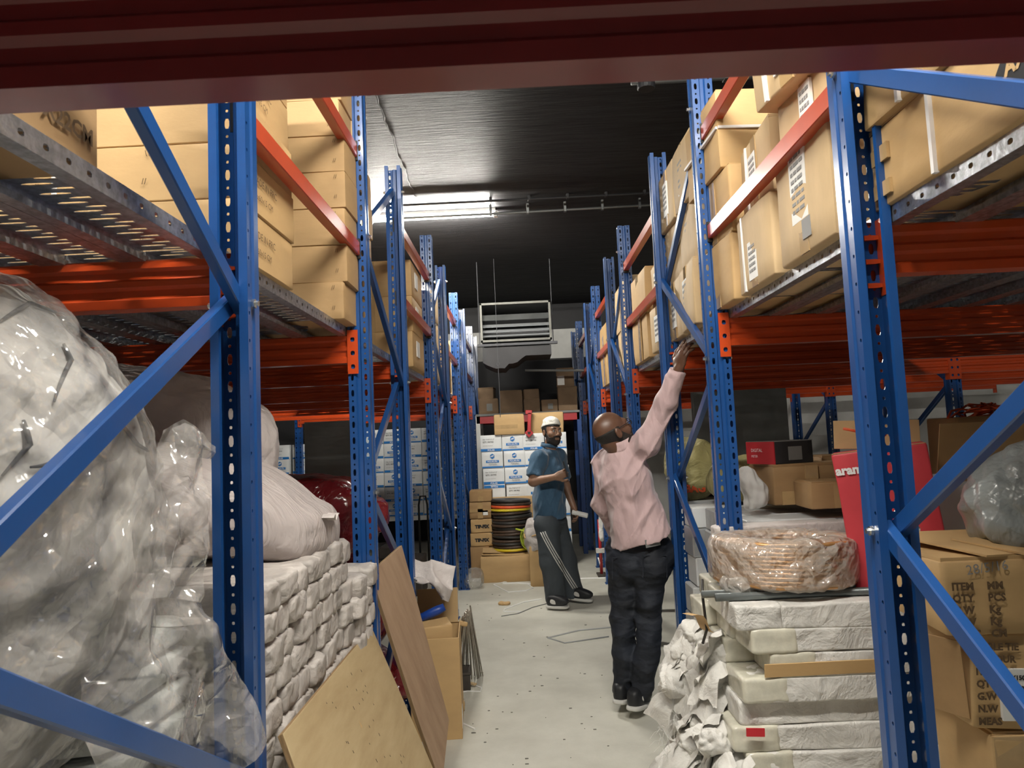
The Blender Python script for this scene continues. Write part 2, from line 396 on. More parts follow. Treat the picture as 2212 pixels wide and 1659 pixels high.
def skin(fn, lo, hi, vox, name='skin', disp=None, smooth_it=1):
    """naive surface nets of fn(points)->distance; only blocks near the surface are evaluated"""
    lo = np.array(lo, float); hi = np.array(hi, float); B = 10
    nb = np.ceil((hi - lo) / (vox * B)).astype(int); n = nb * B + 1
    G = np.full(n, 1., np.float32)
    bc = np.stack(np.meshgrid(*[np.arange(k) for k in nb], indexing='ij'), -1).reshape(-1, 3)
    ctr = lo + (bc * B + B / 2) * vox; dc = fn(ctr); R_ = vox * B * .95 + .015
    G_ = None
    loc = np.stack(np.meshgrid(*[np.arange(B + 1)] * 3, indexing='ij'), -1).reshape(-1, 3)
    far = dc < -R_
    for b in bc[far]: i = b * B; G[i[0]:i[0] + B + 1, i[1]:i[1] + B + 1, i[2]:i[2] + B + 1] = -1
    near = bc[np.abs(dc) <= R_]
    for k in range(0, len(near), 120):
        ch = near[k:k + 120]; idx = (ch * B)[:, None, :] + loc[None]
        pts = lo + idx.reshape(-1, 3) * vox; d = fn(pts)
        if disp is not None:
            m = np.abs(d) < .06; d[m] = d[m] + disp(pts[m])
        ii = idx.reshape(-1, 3); G[ii[:, 0], ii[:, 1], ii[:, 2]] = d
    s = G < 0; c = np.zeros(np.array(G.shape) - 1, np.int8)
    for dx in (0, 1):
        for dy in (0, 1):
            for dz in (0, 1): c += s[dx:dx + c.shape[0], dy:dy + c.shape[1], dz:dz + c.shape[2]]
    cells = np.argwhere((c > 0) & (c < 8)); vid = np.full(c.shape, -1, np.int64); vid[tuple(cells.T)] = np.arange(len(cells))
    acc = np.zeros((len(cells), 3)); cnt = np.zeros(len(cells))
    cor = [np.array(q) for q in ((0, 0, 0), (1, 0, 0), (0, 1, 0), (1, 1, 0), (0, 0, 1), (1, 0, 1), (0, 1, 1), (1, 1, 1))]
    for ax in range(3):
        for o in cor:
            if o[ax]: continue
            e = np.eye(3, dtype=int)[ax]; a = cells + o; b = a + e
            ga = G[tuple(a.T)]; gb = G[tuple(b.T)]; m = (ga < 0) != (gb < 0)
            t = ga[m] / (ga[m] - gb[m]); acc[m] += o + e * t[:, None]; cnt[m] += 1
    V = lo + (cells + acc / cnt[:, None]) * vox
    F = []
    for ax in range(3):
        e = np.eye(3, dtype=int)[ax]; u, v = np.eye(3, dtype=int)[(ax + 1) % 3], np.eye(3, dtype=int)[(ax + 2) % 3]
        sl = [slice(None)] * 3; sl[ax] = slice(0, -1); sh = [slice(None)] * 3; sh[ax] = slice(1, None)
        d = s[tuple(sl)] != s[tuple(sh)]; E_ = np.argwhere(d)
        E_ = E_[(E_[:, (ax + 1) % 3] > 0) & (E_[:, (ax + 2) % 3] > 0)]
        E_ = E_[(E_[:, (ax + 1) % 3] < s.shape[(ax + 1) % 3] - 1) & (E_[:, (ax + 2) % 3] < s.shape[(ax + 2) % 3] - 1)]
        q = [vid[tuple((E_ - w_).T)] for w_ in (u + v, v, u * 0, u)]
        q = np.stack([q[0], q[1], q[2], q[3]], 1); fl = s[tuple(E_.T)]; q[~fl] = q[~fl][:, ::-1]; F.append(q)
    F = np.concatenate(F); F = F[(F >= 0).all(1)]
    for _ in range(smooth_it):
        a = np.zeros_like(V); k = np.zeros(len(V))
        for i in range(4):
            np.add.at(a, F[:, i], V[F[:, (i + 1) % 4]]); np.add.at(k, F[:, i], 1)
            np.add.at(a, F[:, i], V[F[:, i - 1]]); np.add.at(k, F[:, i], 1)
        V = V * .5 + .5 * a / np.maximum(k, 1)[:, None]
    me = bpy.data.meshes.new(name); me.vertices.add(len(V)); me.vertices.foreach_set('co', V.ravel())
    me.loops.add(F.size); me.loops.foreach_set('vertex_index', F.ravel()); me.polygons.add(len(F))
    me.polygons.foreach_set('loop_start', np.arange(0, F.size, 4)); me.update(calc_edges=True); me.validate()
    me.polygons.foreach_set('use_smooth', [True] * len(me.polygons)); return me
# ---------------------------------------------------------------- lettering
_TX = {}
def text_mesh(s, size, align='LEFT', space=1.0, bold=0.):
    k = (s, size, align, space, bold)
    if k in _TX: return _TX[k]
    c = bpy.data.curves.new('print', 'FONT'); c.body = s; c.size = size; c.align_x = align; c.space_character = space
    c.offset = bold; c.resolution_u = 2; c.space_line = space
    o = bpy.data.objects.new('t', c); COL.objects.link(o); _TX[k] = bake(o); bpy.data.curves.remove(c); return _TX[k]
# rotations that turn XY-plane print onto a face
FACE = {'-Y': (rad(90), 0, 0), '-X': (rad(90), 0, rad(-90)), '+X': (rad(90), 0, rad(90)), '+Z': (0, 0, 0)}
def letter(parent, s, size, face, pos, m='ink_black', tilt=0., align='LEFT', bold=0., name='print'):
    o = O(name, text_mesh(s, size, align, 1., bold), m, parent, pos)
    o.rotation_euler = (Euler(FACE[face]).to_matrix() @ Matrix.Rotation(tilt, 3, 'Z')).to_euler(); return o
# ---------------------------------------------------------------- room shell
XL, XR, YB, YF, ZC = -6.2, 6.6, 11.6, -3.6, 3.76
S('floor', MB().box((XL, YF, -.1), (XR, YB, 0)).me(), 'concrete')
S('ceiling', MB().box((XL, YF, ZC), (XR, YB, ZC + .2)).me(), 'ceiling_black')
S('wall_left', MB().box((XL - .15, YF, 0), (XL, YB, ZC)).me(), 'wall_grey')
S('wall_right', MB().box((XR, YF, 0), (XR + .15, YB, ZC)).me(), 'wall_white')
S('wall_front', MB().box((XL, YF - .15, 0), (XR, YF, ZC)).me(), 'wall_grey')
# back wall: white plaster band between black paint above and a black soffit below
wb = MB()
wb.box((XL, YB, 3.34), (XR, YB + .15, ZC)); S('wall_back', wb.me(), 'wall_black')
S('wall_back_plaster', MB().box((XL, YB, 2.86), (XR, YB + .15, 3.34)).me(), 'wall_white')
S('wall_back_lower', MB().box((XL, YB, 0), (1.6, YB + .15, 2.86)).me(), 'wall_black')
S('wall_back_white', MB().box((1.6, YB, 0), (XR, YB + .15, 2.86)).me(), 'wall_white')
# white partition stub seen under the right-hand decks
S('wall_partition', MB().box((3.55, 9.4, 0), (XR, 9.55, 1.98)).me(), 'wall_white')
S('wall_partition_dark', MB().box((1.7, 7.05, 0), (2.62, 7.15, 2.0), .004).me(), 'wall_grey')
# long crack across the ceiling paint and its cross joint
cr = MB(); rr = random.Random(2); pts = []
a, b = at(790, 150, Z=ZC), at(905, 445, Z=ZC)
for i in range(41):
    p = a.lerp(b, i / 40); p.x += rr.uniform(-.012, .012); p.z = ZC - .001; pts.append(p)
cr.tube(pts, [rr.uniform(.002, .006) for _ in pts], 5)
S('trim_1', cr.me(), 'wall_black')
for k, (p, q, r) in enumerate(((at(1060, 434, Z=3.73), at(1420, 432, Z=3.73), .011), (at(1060, 462, Z=3.68), at(1420, 434, Z=3.70), .012))):
    q.y = p.y
    pipe = MB().tube([p + Vector((-.9, 0, 0)), p, q + Vector((1.2, 0, 0))], r, 8)
    for i in range(5): pipe.box((p.x + .35 * i - .012, p.y - .02, p.z - .015), (p.x + .35 * i + .012, p.y + .02, ZC), .002)
    S(f'trim_{k + 2}', pipe.me(smooth=False), 'duct_metal' if k else 'wall_black')
# dark conduit with a junction box near the right-hand rack
p, q = at(1395, 176, Z=3.70), at(1685, 163, Z=3.70); q.y = p.y
t = T('ceiling_conduit', 'dark conduit ending in a round junction box under the ceiling above the right racks', 'conduit', tuple(p))
d = q - p
O('pipe', MB().tube([(-.09, 0, 0), (0, 0, 0), tuple(d)], .018, 10).me(smooth=True), 'duct_metal', t)
O('junction_box', MB().lathe([(0, -.05), (.05, -.05), (.055, -.04), (.055, .058), (0, .058)], 16).me(), 'wall_black', t)
O('pipe', MB().tube([tuple(d + Vector((.0, 0, 0))), tuple(d + Vector((.02, -.9, -.01)))], .014, 8).me(smooth=True), 'alu', t)
O('bracket', MB().box((d.x * .6 - .02, -.03, -.02), (d.x * .6 + .02, .03, .058), .002).me(), 'duct_metal', t)

# ---------------------------------------------------------------- batten lamps
LN = ['bright ceiling tube lamp across the aisle beyond the second rack', 'ceiling tube lamp above the left end of the nearest rack', 'added unseen fill tube lamp above the right end of the nearest rack']
for (x, y, l), lab in zip(LAMPS, LN):
    t = T('ceiling_lamp', lab, 'lamp', (x, y, ZC), group='ceiling tube lamps')
    O('batten', MB().prism([(-.03, 0), (-.03, -.025), (-.018, -.04), (.018, -.04), (.03, -.025), (.03, 0)], 0, -l / 2, l / 2).me(), 'batten_white', t)
    O('tube', MB().tube([(-l / 2 + .02, 0, -.062), (l / 2 - .02, 0, -.062)], .014, 12).me(smooth=True), 'tube_light_far' if y > 5 else 'tube_light' if x < 0 else 'tube_light_fill', t)
    for s in (-1, 1): O('tube_holder', MB().box((s * l / 2 - .02, -.017, -.085), (s * l / 2 + .02, .017, -.03), .003).me(), 'batten_white', t)

# ---------------------------------------------------------------- duct outlet hanging over the end of the aisle
DY = 8.6
A, B_, C_, D_ = at(1038, 658, Y=DY), at(1186, 652, Y=DY), at(1040, 738, Y=DY), at(1187, 732, Y=DY)
x0, x1, z0, z1 = A.x, B_.x, (C_.z + D_.z) / 2, (A.z + B_.z) / 2
t = T('duct_outlet', 'grey metal air duct outlet with slats hung below the black ceiling at the aisle end', 'vent', ((x0 + x1) / 2, DY, z0))
wd, hd = (x1 - x0) / 2, z1 - z0
for s in (-1, 1): O('side_panel', MB().box((s * wd - .006, 0, 0), (s * wd + .006, .75, hd)).me(), 'duct_metal', t)
O('top_panel', MB().box((-wd, 0, hd - .006), (wd, .75, hd + .006)).me(), 'duct_metal', t)
O('bottom_panel', MB().box((-wd, 0, -.006), (wd, .75, .006)).me(), 'duct_metal', t)
O('back_panel', MB().box((-wd, .74, 0), (wd, .752, hd)).me(), 'wall_black', t)
fr = .014
O('frame', MB().box((-wd - fr, -.03, hd - fr), (wd + fr, .0, hd + fr), .003).box((-wd - fr, -.03, -fr), (wd + fr, 0, fr), .003)
  .box((-wd - fr, -.03, -fr), (-wd + fr, 0, hd + fr), .003).box((wd - fr, -.03, -fr), (wd + fr, 0, hd + fr), .003).me(), 'duct_frame', t)
for i, h in enumerate((.06, .12, .185, .285)):
    O('slat', MB().prism([(.03, h), (.05, h - .008), (.15, h + .035), (.145, h + .045)] if i < 3 else [(.03, h - .02), (.04, h - .025), (.1, h + .05), (.09, h + .055)], 0, -wd + .01, wd - .01).me(), 'alu' if i < 3 else 'duct_metal', t)
for s in (-1, 1):
    O('hanger_rod', MB().tube([(s * (wd + .03), .02, -.06), (s * (wd + .03), .02, ZC - z0)], .005, 6).me(), 'cord_grey', t)
O('hanger_channel', MB().box((-wd - .06, -.01, -.062), (wd + .08, .04, -.03), .003).me(), 'cord_grey', t)
# ragged black insulation below it
rg = random.Random(5)
prof = [(-wd, 0)] + [(-wd + 2 * wd * i / 16, -(.12 + .14 * math.sin(math.pi * min(1, (i + 2) / 12)) * rg.uniform(.75, 1.1))) for i in range(17)] + [(wd, 0)]
tag(O('duct_insulation', MB().prism([(p[1] - .07, p[0]) for p in prof] if 0 else [(p[0], p[1] - .07) for p in prof], 1, 0, .6).me() if 0 else
      MB().add([(p[0], 0, p[1] - .07) for p in prof] + [(p[0], .6, p[1] - .07) for p in prof],
               [tuple(range(len(prof))), tuple(reversed(range(len(prof), 2 * len(prof))))] + [(i, i + len(prof), (i + 1) % len(prof) + len(prof), (i + 1) % len(prof)) for i in range(len(prof))]).me(),
      'wall_black', None, ((x0 + x1) / 2, DY + .02, z0)), 'torn black insulation hanging under the duct outlet', 'insulation')
# white pipe and a hanging wire with a ring below the duct
p, q = at(1134, 800, Y=9.3), at(1240, 804, Y=9.3)
tag(O('pipe', MB().tube([(0, 0, 0), tuple(q - p + Vector((.5, 0, 0)))], .016, 8).me(smooth=True), 'wall_grey', None, tuple(p)), 'thin pale pipe running level below the torn black insulation', 'pipe')
p = at(1076, 790, Y=8.5)
wr = MB().tube([(0, 0, 0), (.004, 0, -.2), (0, 0, -.62)], .004, 5)
wr.tube([(.02 * math.cos(a_), 0, .02 + .02 * math.sin(a_)) for a_ in np.linspace(0, 6.28, 12)[:-1]], .003, 5, closed=True)
wr.tube([(0, 0, .04), (0, 0, ZC - p.z)], .0025, 4)
tag(O('hanging_wire', wr.me(), 'cord_grey', None, tuple(p)), 'thin wire with a ring hanging left of the torn insulation', 'wire')
# ---------------------------------------------------------------- pallet racking
ROWS = [(.72, 1.75), (3.03, 4.10), (5.44, 6.47), (7.62, 8.66), (9.92, 10.95)]
PH, PW, PD = 3.18, .09, .074      # post height, face width, depth
AL, AR, BAY = -.647, .8125, 2.45  # aisle planes, bay pitch
ZB, HB = 1.912, .122               # beam underside and height
ZD = 2.07                          # deck top
PITCH = PH / 47
def strip(mb, P, w, cells):
    """sheet strip of width w; P(u, z) -> point; cells: list of (z0, z1, hole half-width, hole half-height, offset)"""
    for z0, z1, hw, hh in cells:
        zc = (z0 + z1) / 2; c = [(0, z0), (w, z0), (w, z1), (0, z1)]; b = len(mb.v)
        if not hw:
            mb.v += [P(*q) for q in c]; mb.f.append((b, b + 1, b + 2, b + 3)); continue
        m = w / 2; k = .55
        h = [(m - hw * k, zc - hh), (m + hw * k, zc - hh), (m + hw, zc - hh * .45), (m + hw, zc + hh * .45), (m + hw * k, zc + hh), (m - hw * k, zc + hh), (m - hw, zc + hh * .45), (m - hw, zc - hh * .45)]
        mb.v += [P(*q) for q in c + h]
        for i in range(4):
            mb.f.append((b + i, b + (i + 1) % 4, b + 4 + 2 * i + 1, b + 4 + 2 * i))
            mb.f.append((b + i, b + 4 + 2 * i, b + 4 + (2 * i - 1) % 8))
def solid(me, th):
    o = O('tmp', me); md = o.modifiers.new('s', 'SOLIDIFY'); md.thickness = th; md.offset = 0; return bake(o)
def post_mesh():
    mb = MB(); n = 47
    face = [(-.045, 0), (-.013, 0), (-.008, -.009), (.008, -.009), (.013, 0), (.045, 0)]
    slots = []
    for i in range(n):
        z = i * PITCH; slots += [(z, z + .044, .0062, .0135), (z + .044, z + PITCH, .0036, .0038)]
    for a, b in ((0, 1), (4, 5)):
        xa, xb = face[a][0], face[b][0]
        strip(mb, lambda u, z, xa=xa: (xa + u, 0, z), xb - xa, slots)
    for a, b in ((1, 2), (2, 3), (3, 4)):
        p, q = face[a], face[b]; mb.add([(p[0], p[1], 0), (q[0], q[1], 0), (q[0], q[1], PH), (p[0], p[1], PH)], [(0, 1, 2, 3)])
    hol = []
    for i in range(n):
        z = i * PITCH; hol += [(z, z + PITCH * .7, 0, 0), (z + PITCH * .7, z + PITCH, .004, .0045)]
    for s in (-1, 1):
        # flange with a small crease, a perforated strip near the back, and a return lip
        a = [(s * .045, 0), (s * .045, -.028), (s * .041, -.034), (s * .041, -.052), (s * .045, -.056)]
        for p, q in zip(a, a[1:]): mb.add([(p[0], p[1], 0), (q[0], q[1], 0), (q[0], q[1], PH), (p[0], p[1], PH)], [(0, 1, 2, 3)])
        strip(mb, lambda u, z, s=s: (s * .045, -.056 - u, z), PD - .056, hol)
        mb.add([(s * .045, -PD, 0), (s * .026, -PD, 0), (s * .026, -PD, PH), (s * .045, -PD, PH)], [(0, 1, 2, 3)])
        mb.add([(s * .026, -PD, 0), (s * .026, -PD + .012, 0), (s * .026, -PD + .012, PH), (s * .026, -PD, PH)], [(0, 1, 2, 3)])
    import bmesh
    me = mb.me(weld=True); b = bmesh.new(); b.from_mesh(me); bmesh.ops.recalc_face_normals(b, faces=b.faces); b.to_mesh(me); b.free()
    return solid(me, .0022)
POST = post_mesh()
def brace_mesh(L):   # open C section along +Y local, bolt ends flattened
    o = MB(); h, w_, t = .021, .013, .0025
    o.prism([(-h, -w_), (h, -w_), (h, -w_ + t), (-h, -w_ + t)], 1, 0, L) if 0 else None
    o.box((-w_, 0, -h), (w_, L, h), .003)
    return o.me()
FOOT = MB().box((-.06, -.085, 0), (.06, .012, .006), .002).box((-.05, -.08, .006), (-.046, 0, .07)).box((.046, -.08, .006), (.05, 0, .07)).me()
BOLT = MB().tube([(-.012, 0, 0), (.012, 0, 0)], .007, 6).tube([(-.004, 0, 0), (.004, 0, 0)], .012, 6).me()
def beam_mesh(L):
    h = HB; f = [(0, 0), (0, .022), (.008, .03), (.008, .046), (0, .054), (0, .068), (.008, .076), (.008, .092), (0, .1), (0, h - .004), (.004, h)]; f = f + [(.05 - a, b) for a, b in reversed(f)]
    return MB().prism(f, 0, 0, L).me()
BEAMS = {}
def beam(parent, x0, x1, y, front, side_m='orange_paint'):
    """front=True: ribbed face towards -Y; connectors at both ends (sub-parts)"""
    L = round(x1 - x0, 3)
    if L not in BEAMS: BEAMS[L] = beam_mesh(L)
    b = O('beam', BEAMS[L], side_m, parent, (x0, y, ZB) if front else (x1, y, ZB), (0, 0, 0 if front else math.pi))
    for e in (0, 1):
        left = (e == 0)
        O('beam_connector', CONN[left], side_m, b, (0 if left else L, 0, 0))
    return b
def conn_mesh(left):
    s = -1 if left else 1; mb = MB(); z0, z1 = -.048, .142; w_ = .046
    cells = [(z0, z0 + .018, 0, 0)]; z = z0 + .018
    for i in range(3): cells += [(z, z + .026, .009, .0095), (z + .026, z + .0585, 0, 0)]; z += .0585
    cells[-1] = (cells[-1][0], z1, 0, 0)
    strip(mb, lambda u, zz: (s * u, -.004, zz), w_, cells)
    mb.add([(0, -.004, z0), (0, .05, z0), (0, .05, z1), (0, -.004, z1)], [(0, 1, 2, 3)])
    return solid(mb.me(weld=True), .004)
CONN = {True: conn_mesh(True), False: conn_mesh(False)}
HOOK = MB().prism([(-.006, -.02), (.006, -.02), (.006, .003), (.004, .02), (-.004, .02), (-.006, .003)][::-1], 1, 0, .014).me()
PANW = .2
def panel_mesh(L):
    mb = MB(); n = max(4, int(L / .026)); rw = L / n; h = .04
    for i in range(n):
        y0 = i * rw
        cols = [(-.098, -.085, 0), (-.085, -.015, .031), (-.015, .015, 0), (.015, .085, .031), (.085, .098, 0)] if i % 2 else [(-.098, -.05, 0), (-.05, .05, .04), (.05, .098, 0)]
        for a, b, hw in cols:
            strip(mb, lambda u, z, a=a: (a + u, z, h), b - a, [(y0, y0 + rw, hw, rw * .22)])
    ns = max(3, int(L / .055)); rs = L / ns
    for s in (-1, 1):
        strip(mb, lambda u, z, s=s: (s * .0985, z, h - u), h, [(i * rs, (i + 1) * rs, .0055, .007) for i in range(ns)])
        mb.add([(s * .0985, 0, 0), (s * .068, 0, 0), (s * .068, L, 0), (s * .0985, L, 0)], [(0, 1, 2, 3)])
        mb.add([(s * .068, 0, 0), (s * .068, 0, .013), (s * .068, L, .013), (s * .068, L, 0)], [(0, 1, 2, 3)])
    return solid(mb.me(weld=True), .0018)
PAN = {}
ORD = ['first', 'second', 'third', 'fourth', 'fifth']
def post(parent, x, y, front):
    return O('post', POST, 'blue_paint', parent, (x, y, 0), (0, 0, math.pi if front else 0))
def frame(parent, x, yf, yr, zn, full=True):
    """upright frame: front post at yf, rear post at yr, zigzag braces from rear nodes zn"""
    post(parent, x, yf, True); post(parent, x, yr, False)
    for y, r in ((yf, math.pi), (yr, 0)): O('foot_plate', FOOT, 'blue_paint', parent, (x, y, 0), (0, 0, r))
    ya, yb = yf + .045, yr - .045
    for k, z in enumerate(zn):
        for dz, off in ((.565, .0135), (-.565, -.0135)):
            z2 = z + dz
            if not .12 < z2 < PH - .02: continue
            L = math.hypot(yb - ya, dz) + .03; ang = math.atan2(dz, ya - yb)
            d = Vector((0, (ya - yb), dz)).normalized()
            br = O('brace', brace_mesh(L), 'blue_paint', parent, (x + off, yb, z) - d * .015 if 0 else tuple(Vector((x + off, yb, z)) - d * .015))
            br.rotation_euler = (math.atan2(d.z, d.y), 0, 0)
        if full:
            for s in (-1, 1): O('bolt', BOLT, 'zinc_bolt', parent, (x + s * .05, yb, z))
            if z + .565 < PH:
                for s in (-1, 1): O('bolt', BOLT, 'zinc_bolt', parent, (x + s * .05, ya, z + .565))
def deck(parent, xs, y0, y1):
    L = round(y1 - y0, 3)
    if L not in PAN: PAN[L] = panel_mesh(L)
    for x in xs: O('deck_panel', PAN[L], 'galvanised', parent, (x, y0, ZD - .04))
BARM = {}
def spacer(parent, x, y0, y1, z):
    L = round(y1 - y0, 3)
    if L not in BARM: BARM[L] = MB().box((-.02, 0, -.03), (.02, L, .03), .003).me()
    b = O('spacer_bar', BARM[L], 'red_bar_paint', parent, (x, y0, z))
    for yy in (.0, L): O('end_plate', MB().box((-.022, yy - .006, -.045), (.022, yy + .006, .045), .002).me(), 'plastic_black', b)
ZL = [.79, 1.91, 3.03]; ZR = [.18, 1.30, 2.42]
for i, (yf, yr) in enumerate(ROWS):
    for side, xa in (('left', AL), ('right', AR)):
        sg = -1 if side == 'left' else 1; x = xa + sg * PW / 2; xo = x + sg * BAY
        t = T('pallet_rack', f'blue and orange pallet rack, {ORD[i]} from the camera along the {side} side of the aisle', 'rack', (0, 0, 0), group=f'pallet racks along the {side} side of the aisle')
        zn = ZL if side == 'left' else ZR
        frame(t, x, yf, yr, zn, i < 3)
        if i > 0: frame(t, xo, yf, yr, zn, False)
        xa0, xa1 = sorted((x + sg * PW / 2, xo - sg * PW / 2))
        beam(t, xa0, xa1, yf - .006, True); beam(t, xa0, xa1, yr + .006, False)
        if i in (2, 3):
            xb0, xb1 = sorted((xo + sg * PW / 2, xo + sg * (BAY - PW / 2))); beam(t, xb0, xb1, yf - .006, True); beam(t, xb0, xb1, yr + .006, False)
        npan = [12, 12, 10, 5, 4][i]
        xs = [x + sg * (PW / 2 + PANW * (k + .52)) for k in range(npan)]
        deck(t, xs, yf + .0, yr)
        if i < 4:
            yn = ROWS[i + 1][0]; deck(t, xs[:max(3, npan - 2)], yr + .012, yn - .012)
            for z in (2.41, 2.85): spacer(t, x - sg * .0, yr + .004, yn - .004, z)
        if i < 2:   # hooks of the connectors seen through the post slots
            for y, r in ((yr, math.pi),):
                for z in (1.89, 1.95, 2.01): O('connector_hook', HOOK, 'orange_paint', t, (x + sg * .029, y - .012, z))
# the beam that bridges the aisle just in front of the camera
t = T('overhead_beam', 'rack beam coloured dark red for shade, bridging the aisle overhead closest to the camera', 'beam')
b = O('beam_body', beam_mesh(AR - AL), 'beam_shaded', t, (AL, .665, ZB + .004), (0, 0, 0))
for e in (0, 1): O('beam_connector', CONN[e == 0], 'beam_shaded', t, (AL if e == 0 else AR, .665, ZB))
# ---------------------------------------------------------------- cartons
_CM = {}
def carton_mesh(w, d, h, seed, amp=.004, crush=.0):
    k = (round(w, 3), round(d, 3), round(h, 3), seed, amp, crush)
    if k in _CM: return _CM[k]
    cs = [-1, -.965, -.5, 0, .5, .965, 1]; mb = MB()
    for ax in range(3):
        for sg in (-1, 1):
            def fn(u, v, ax=ax, sg=sg):
                q = [0, 0, 0]; q[ax] = sg; q[(ax + 1) % 3] = cs[round(u * 6)] * sg; q[(ax + 2) % 3] = cs[round(v * 6)]; return q
            mb.grid(fn, 6, 6)
    me = mb.me(weld=True); v = np.empty(len(me.vertices) * 3); me.vertices.foreach_get('co', v); v = v.reshape(-1, 3)
    ext = np.abs(v) > .999; on = ext.sum(1); H = np.array((w, d, h)) / 2; c = .0035
    p = v * H; p -= np.sign(v) * ext * (np.where(on == 2, .45, np.where(on == 3, .6, 0))[:, None] * c)
    nrm = np.where(ext, np.sign(v), 0) / np.maximum(on, 1)[:, None]
    p += nrm * (amp * (fbm(p * 4 + seed * 5.1, seed) + .3))[:, None]
    if crush:
        m = vnoise(p * 3 + seed, seed + 3); p += (m * crush)[:, None] * np.array((1, 1, .35)) * np.sign(v) * .5
    p[:, 2] += h / 2
    me.vertices.foreach_set('co', p.ravel()); me.update(); shade_auto(me, 50); _CM[k] = me; return me
def face_pt(dim, face, u, v, off=.0):
    w, d, h = dim
    return {'-Y': (-w / 2 + u * w, -d / 2 - off, v * h), '-X': (-w / 2 - off, d / 2 - u * d, v * h), '+X': (w / 2 + off, -d / 2 + u * d, v * h),
            '+Z': (-w / 2 + u * w, -d / 2 + v * d, h + off)}[face]
_PM = {}
def patch(root, dim, name, face, u0, v0, u1, v1, m, off=.0055, label=None):
    a, b = Vector(face_pt(dim, face, u0, v0, -.002)), Vector(face_pt(dim, face, u1, v1, off))
    lo = [min(a[i], b[i]) for i in range(3)]; hi = [max(a[i], b[i]) for i in range(3)]
    k = tuple(round(x, 3) for x in lo + hi)
    if k not in _PM: _PM[k] = MB().box(lo, hi).me()
    o = O(name, _PM[k], m, root)
    if label: o['label'] = label
    return o
def pr(root, dim, s, size, face, u, v, m='ink_brown', tilt=0., bold=.0, name='print', off=.0065):
    return letter(root, s, size, face, face_pt(dim, face, u, v, off), m, tilt, bold=bold, name=name)
def carton(label, w, d, h, loc, rz=0., m='card', seed=0, amp=.004, crush=0., group=None, ry=0., rx=0., name='carton', flaps=True, tape=None):
    o = O(name, carton_mesh(w, d, h, seed, amp, crush), m, None, loc, (rx, ry, rz)); tag(o, label, 'box', group)
    dim = (w, d, h)
    if flaps:
        for s in (-1, 1):
            k = ('f', dim, s)
            if k not in _PM: _PM[k] = MB().box((-w / 2 + .004, .0015 if s > 0 else -d / 2 + .004, h - .001), (w / 2 - .004, d / 2 - .004 if s > 0 else -.0015, h + .0035 + amp)).me()
            O('flap', _PM[k], m, o)
    if tape:
        for f in tape: patch(o, dim, 'tape', f, .5 - .03 / dim[0 if f == '-Y' else 1], 0, .5 + .03 / dim[0 if f == '-Y' else 1], 1, 'tape_clear')
    return o, dim
NTH = ['lowest', 'second', 'third', 'fourth', 'fifth', 'sixth', 'seventh', 'eighth', 'ninth']
def staples(o, dim, face, spots, m='ink_brown'):
    mb = MB()
    for u, v, s in spots:
        p = Vector(face_pt(dim, face, u, v, .0055))
        for k in (0, 1):
            q = p + Vector((.007 * k, 0, 0)) if face == '-Y' else p + Vector((0, .007 * k, 0))
            dx = .004 * s
            if face == '-Y': mb.tube([q, q + Vector((dx, 0, .016))], .0009, 4)
            else: mb.tube([q, q + Vector((0, dx, .016))], .0009, 4)
    O('staple_mark', mb.me(), m, o)['kind'] = 'stuff'
# --- left deck -----------------------------------------------------------------
o, dm = carton('brown carton printed with its size at the near end of the left deck', .72, .5, .5, (-1.12, 1.01, ZD), m='card_dark', seed=1)
q = at(92, 232, X=-.755); pr(o, dm, 'X22CM', .042, '+X', (q.y - .76) / .5, (q.z - ZD) / .5 - .02, bold=.0012)
g = 'flat cartons stacked behind the first left post'
for k in range(7):
    o, dm = carton(f'flat tan carton, {NTH[k]} from the deck in the stack behind the first left post', .66, .46, .152, (-1.06 + R.uniform(-.008, .012), 2.055, ZD + .1535 * k), R.uniform(-.012, .012), 'card', k, .0035, group=g)
    staples(o, dm, '-Y', [(.93, .25, 1), (.93, .75, -1), (.62, .3, 1), (.64, .8, -1), (.18, .3, 1), (.2, .75, 1)])
    pr(o, dm, 'MADE IN PRC', .03, '+X', .22, .55, 'ink_brown'); pr(o, dm, 'DECK FITTINGS' if 0 else '40x60x15 CM', .026, '+X', .22, .25, 'ink_brown')
    if k in (1, 3): patch(o, dm, 'strap', '-Y', .25, 0, .268, 1, 'strap_white')
g = 'flat cartons stacked behind the second left post'
for k in range(7):
    o, dm = carton(f'flat brown carton, {NTH[k]} from the deck in the stack behind the second left post', .66, .5, .1525, (-1.02 + R.uniform(-.012, .012), 3.085, ZD + .1535 * k), R.uniform(-.012, .012), 'card_shaded', k + 3, .004, group=g)
    staples(o, dm, '-Y', [(.93, .25, 1), (.93, .8, 1), (.6, .25, 1), (.62, .8, 1)])
    if k % 2: patch(o, dm, 'tape', '+X', .4, 0, .52, 1, 'tape_clear')
g = 'big cartons on the left deck past the second rack'
for k in range(3):
    o, dm = carton(f'big tan carton, {NTH[k]} of three stacked on the left deck past the second rack', .56, .5, .238, (-.985, 4.95, ZD + .24 * k), R.uniform(-.02, .02), 'card', k + 11, group=g, tape=['-Y'])
    patch(o, dm, 'shipping_label', '-Y', .34, .42, .46, .85, 'paper_white'); patch(o, dm, 'shipping_label', '+X', .3, .35, .55, .8, 'paper_white')
    for r in range(3): pr(o, dm, ['POLAR', 'SIZE 6 CM', 'CARTON 1'][r], .016, '-Y', .35, .72 - .12 * r, 'ink_grey')
